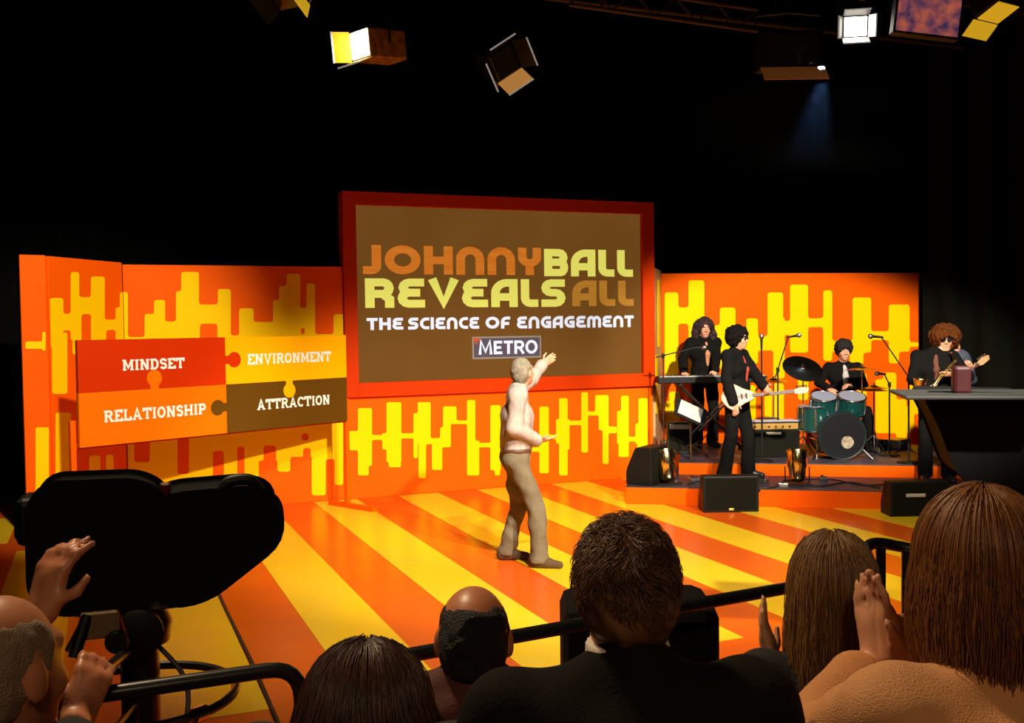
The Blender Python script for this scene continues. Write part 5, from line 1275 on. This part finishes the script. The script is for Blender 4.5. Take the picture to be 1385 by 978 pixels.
def lantern(label, loc, aim, w, h, d, lens, doors, body, open_=.5, edge=None, roll=0.):
    """box lantern: local x = beam; doors = materials for top, bottom, left, right (or None)"""
    t = thing('studio_lantern', label, 'lamp'); x = nz(aim); R = frame_axes(x, (0, 0, 1.))@rotm(roll, 0, 0); set_frame(t, loc, R)
    b = MB(); b.box((-d/2, 0, 0), (d, w, h)); b.build('housing', body, t, bevel=.03, seg=3)
    b = MB()
    for i in range(4): 
        b = MB(); b.box((-d*.2-i*d*.18, 0, h/2+.008), (.03, w*.7, .02)); b.build('cooling_fin', BLACK, t)
    b = MB(); b.box((.004, 0, 0), (.012, w*.86, h*.86)); b.build('lens', lens, t, bevel=.004)
    L = min(w, h)*.62
    for i, m_ in enumerate(doors):
        if m_ is None: continue
        a = open_; c, s_ = math.cos(a), math.sin(a)
        b = MB()
        if i < 2:
            e = 1 if i == 0 else -1; Rm_ = rotm(0, -e*a, 0); b.box((L/2*c, 0, e*(h/2+L/2*s_)), (L, w, .008), Rm_)
        else:
            e = 1 if i == 2 else -1; Rm_ = rotm(0, 0, e*a); b.box((L/2*c, e*(w/2+L/2*s_), 0), (L, .008, h), Rm_)
        dr = b.build('barn_door', m_, t)
        if edge:
            b = MB()
            if i < 2: b.box((L*c, 0, e*(h/2+L*s_)), (.014, w*1.02, .014))
            else: b.box((L*c, e*(w/2+L*s_), 0), (.014, .014, h*1.02))
            b.build('door_edge', edge, dr)
    zl = R.T@np.array([0, 0, 1.]); top = (5.75-loc[2])
    for e in (-1, 1):
        b = MB(); b.tube([(-d*.5, e*(w/2+.02), 0), np.array([-d*.5, e*(w/2+.02), 0])+zl*(h*.75+.1), np.array([-d*.5, 0, 0])+zl*(h*.75+.14)], .012, 8); b.build('yoke', BLACKM, t, True)
    b = MB(); b.tube([np.array([-d*.5, 0, 0])+zl*(h*.75+.13), np.array([-d*.5, 0, 0])+zl*top], .016, 8); b.build('hanger', BLACKM, t, True)
    return t
toV = -FW
f1 = onz(487, 60, 5.0)
lantern('lit studio lantern with amber housing left of the big screen', f1, toV*.62-RT*.62-UP*.12, .34, .32, .50, LIT, (None, GELY, None, GELY), GELA, .35, GLINT)
f2 = onz(682, 84, 4.95)
lantern('unlit dark lantern with bright door edges above the screen', f2, toV*.7+RT*.45-UP*.35, .34, .34, .36, DLENS, (BLACK, GELR, BLACK, BLACK), BLACK, .55, GLINT, .65)
f3 = onz(1072, 66, 5.0)
lantern('wide black lantern with orange lower door above the band', f3, toV*.95-UP*.05, .70, .40, .34, DLENS, (None, GELO, None, None), BLACK, .75, None)
f4 = onz(1157, 36, 5.05)
lantern('brightly lit lantern right of the wide black one', f4, toV*.9-RT*.15-UP*.25, .26, .22, .36, LIT, (BLACK, GLINT, GLINT, BLACK), BLACK, .4, GLINT)
f5 = onz(1350, 33, 5.0)
lantern('lantern with flat yellow gel at the top right corner', f5+np.array([0, 0, .12]), UP*-1+RT*.25+toV*.35, .40, .30, .3, GELY, (None, GELY, None, None), BLACK, 1.2, None)
f6 = onz(372, 8, 5.05)
lantern('lantern with hanging yellow gel at the top left', f6+np.array([.1, 0, .1]), toV*.5-RT*.3-UP*.9, .38, .30, .32, DLENS, (None, None, GELY, BLACK), mat('brown_housing', (.12, .04, .015), .5), .3, None)
# hanging picture monitor
f7 = onz(1257, 12, 5.0); mn = thing('hanging_monitor', 'hanging video monitor with blurred purple and red picture', 'monitor')
set_frame(mn, f7, np.array([nz(RT+UP*-.12), nz(FW), nz(np.cross(nz(RT+UP*-.12), nz(FW)))]).T)
part_box('casing', (0, .06, .02), (.64, .12, .56), BLACK, mn, .01)
PICT = mat('video_picture', (.03, .02, .07), .4, emit=1.0, var=(8, (.40, .09, .05), 6))
part_box('picture', (0, -.003, .02), (.60, .008, .52), PICT, mn, 0)
b = MB(); b.tube([(0, .06, .29), (0, .06, .75)], .018, 8); b.build('hanger', BLACKM, mn, True)
# lower cross truss glimpsed along the top edge
t0, t1 = atd(770, 6, 10.2), atd(1025, 42, 10.6)
tr = thing('lighting_truss', 'dim lighting truss along the top edge above the screen', 'truss', t0)
for dz in (0, .22):
    b = MB(); b.tube([np.array([0, 0, dz]), t1-t0+np.array([0, 0, dz])], .022, 8); b.build('chord', PIPE, tr, True)
for i in range(9):
    a = (t1-t0)*i/9; c = (t1-t0)*(i+1)/9; b = MB(); b.tube([a+np.array([0, 0, .22*(i % 2)]), c+np.array([0, 0, .22*((i+1) % 2)])], .010, 6); b.build('brace', PIPE, tr, True)
for i in (1, 5): 
    a = (t1-t0)*i/6; b = MB(); b.tube([a, a+np.array([0, 0, 8-t0[2]-a[2]])], .010, 6); b.build('suspension_rod', PIPE, tr, True)

# ------------------------------------------------------------------ thin haze in the air above the band
hz = MB(); hz.box((7.40, 9.70, 4.08), (1.9, 1.7, 1.10)); hzo = hz.build('stage_haze', BLACK)
HM = bpy.data.materials.new('haze'); HM.use_nodes = True; nt = HM.node_tree; nt.nodes.clear()
out = nt.nodes.new('ShaderNodeOutputMaterial'); vol = nt.nodes.new('ShaderNodeVolumeScatter'); vol.inputs['Density'].default_value = .02; vol.inputs['Color'].default_value = (1, 1, 1, 1)
tc = nt.nodes.new('ShaderNodeTexCoord'); sx_ = nt.nodes.new('ShaderNodeSeparateXYZ'); mr = nt.nodes.new('ShaderNodeMapRange'); mr.interpolation_type = 'SMOOTHSTEP'
mr.inputs['From Min'].default_value = 3.6; mr.inputs['From Max'].default_value = 4.6; mr.inputs['To Min'].default_value = 0.0; mr.inputs['To Max'].default_value = .035      # the haze thins out downwards
nt.links.new(tc.outputs['Object'], sx_.inputs[0]); nt.links.new(sx_.outputs['Z'], mr.inputs['Value']); nt.links.new(mr.outputs[0], vol.inputs['Density'])
nt.links.new(vol.outputs[0], out.inputs['Volume']); hzo.data.materials.clear(); hzo.data.materials.append(HM)
tag(hzo, 'faint blue-lit haze in the lamp beam above the band', 'haze', kind='stuff')
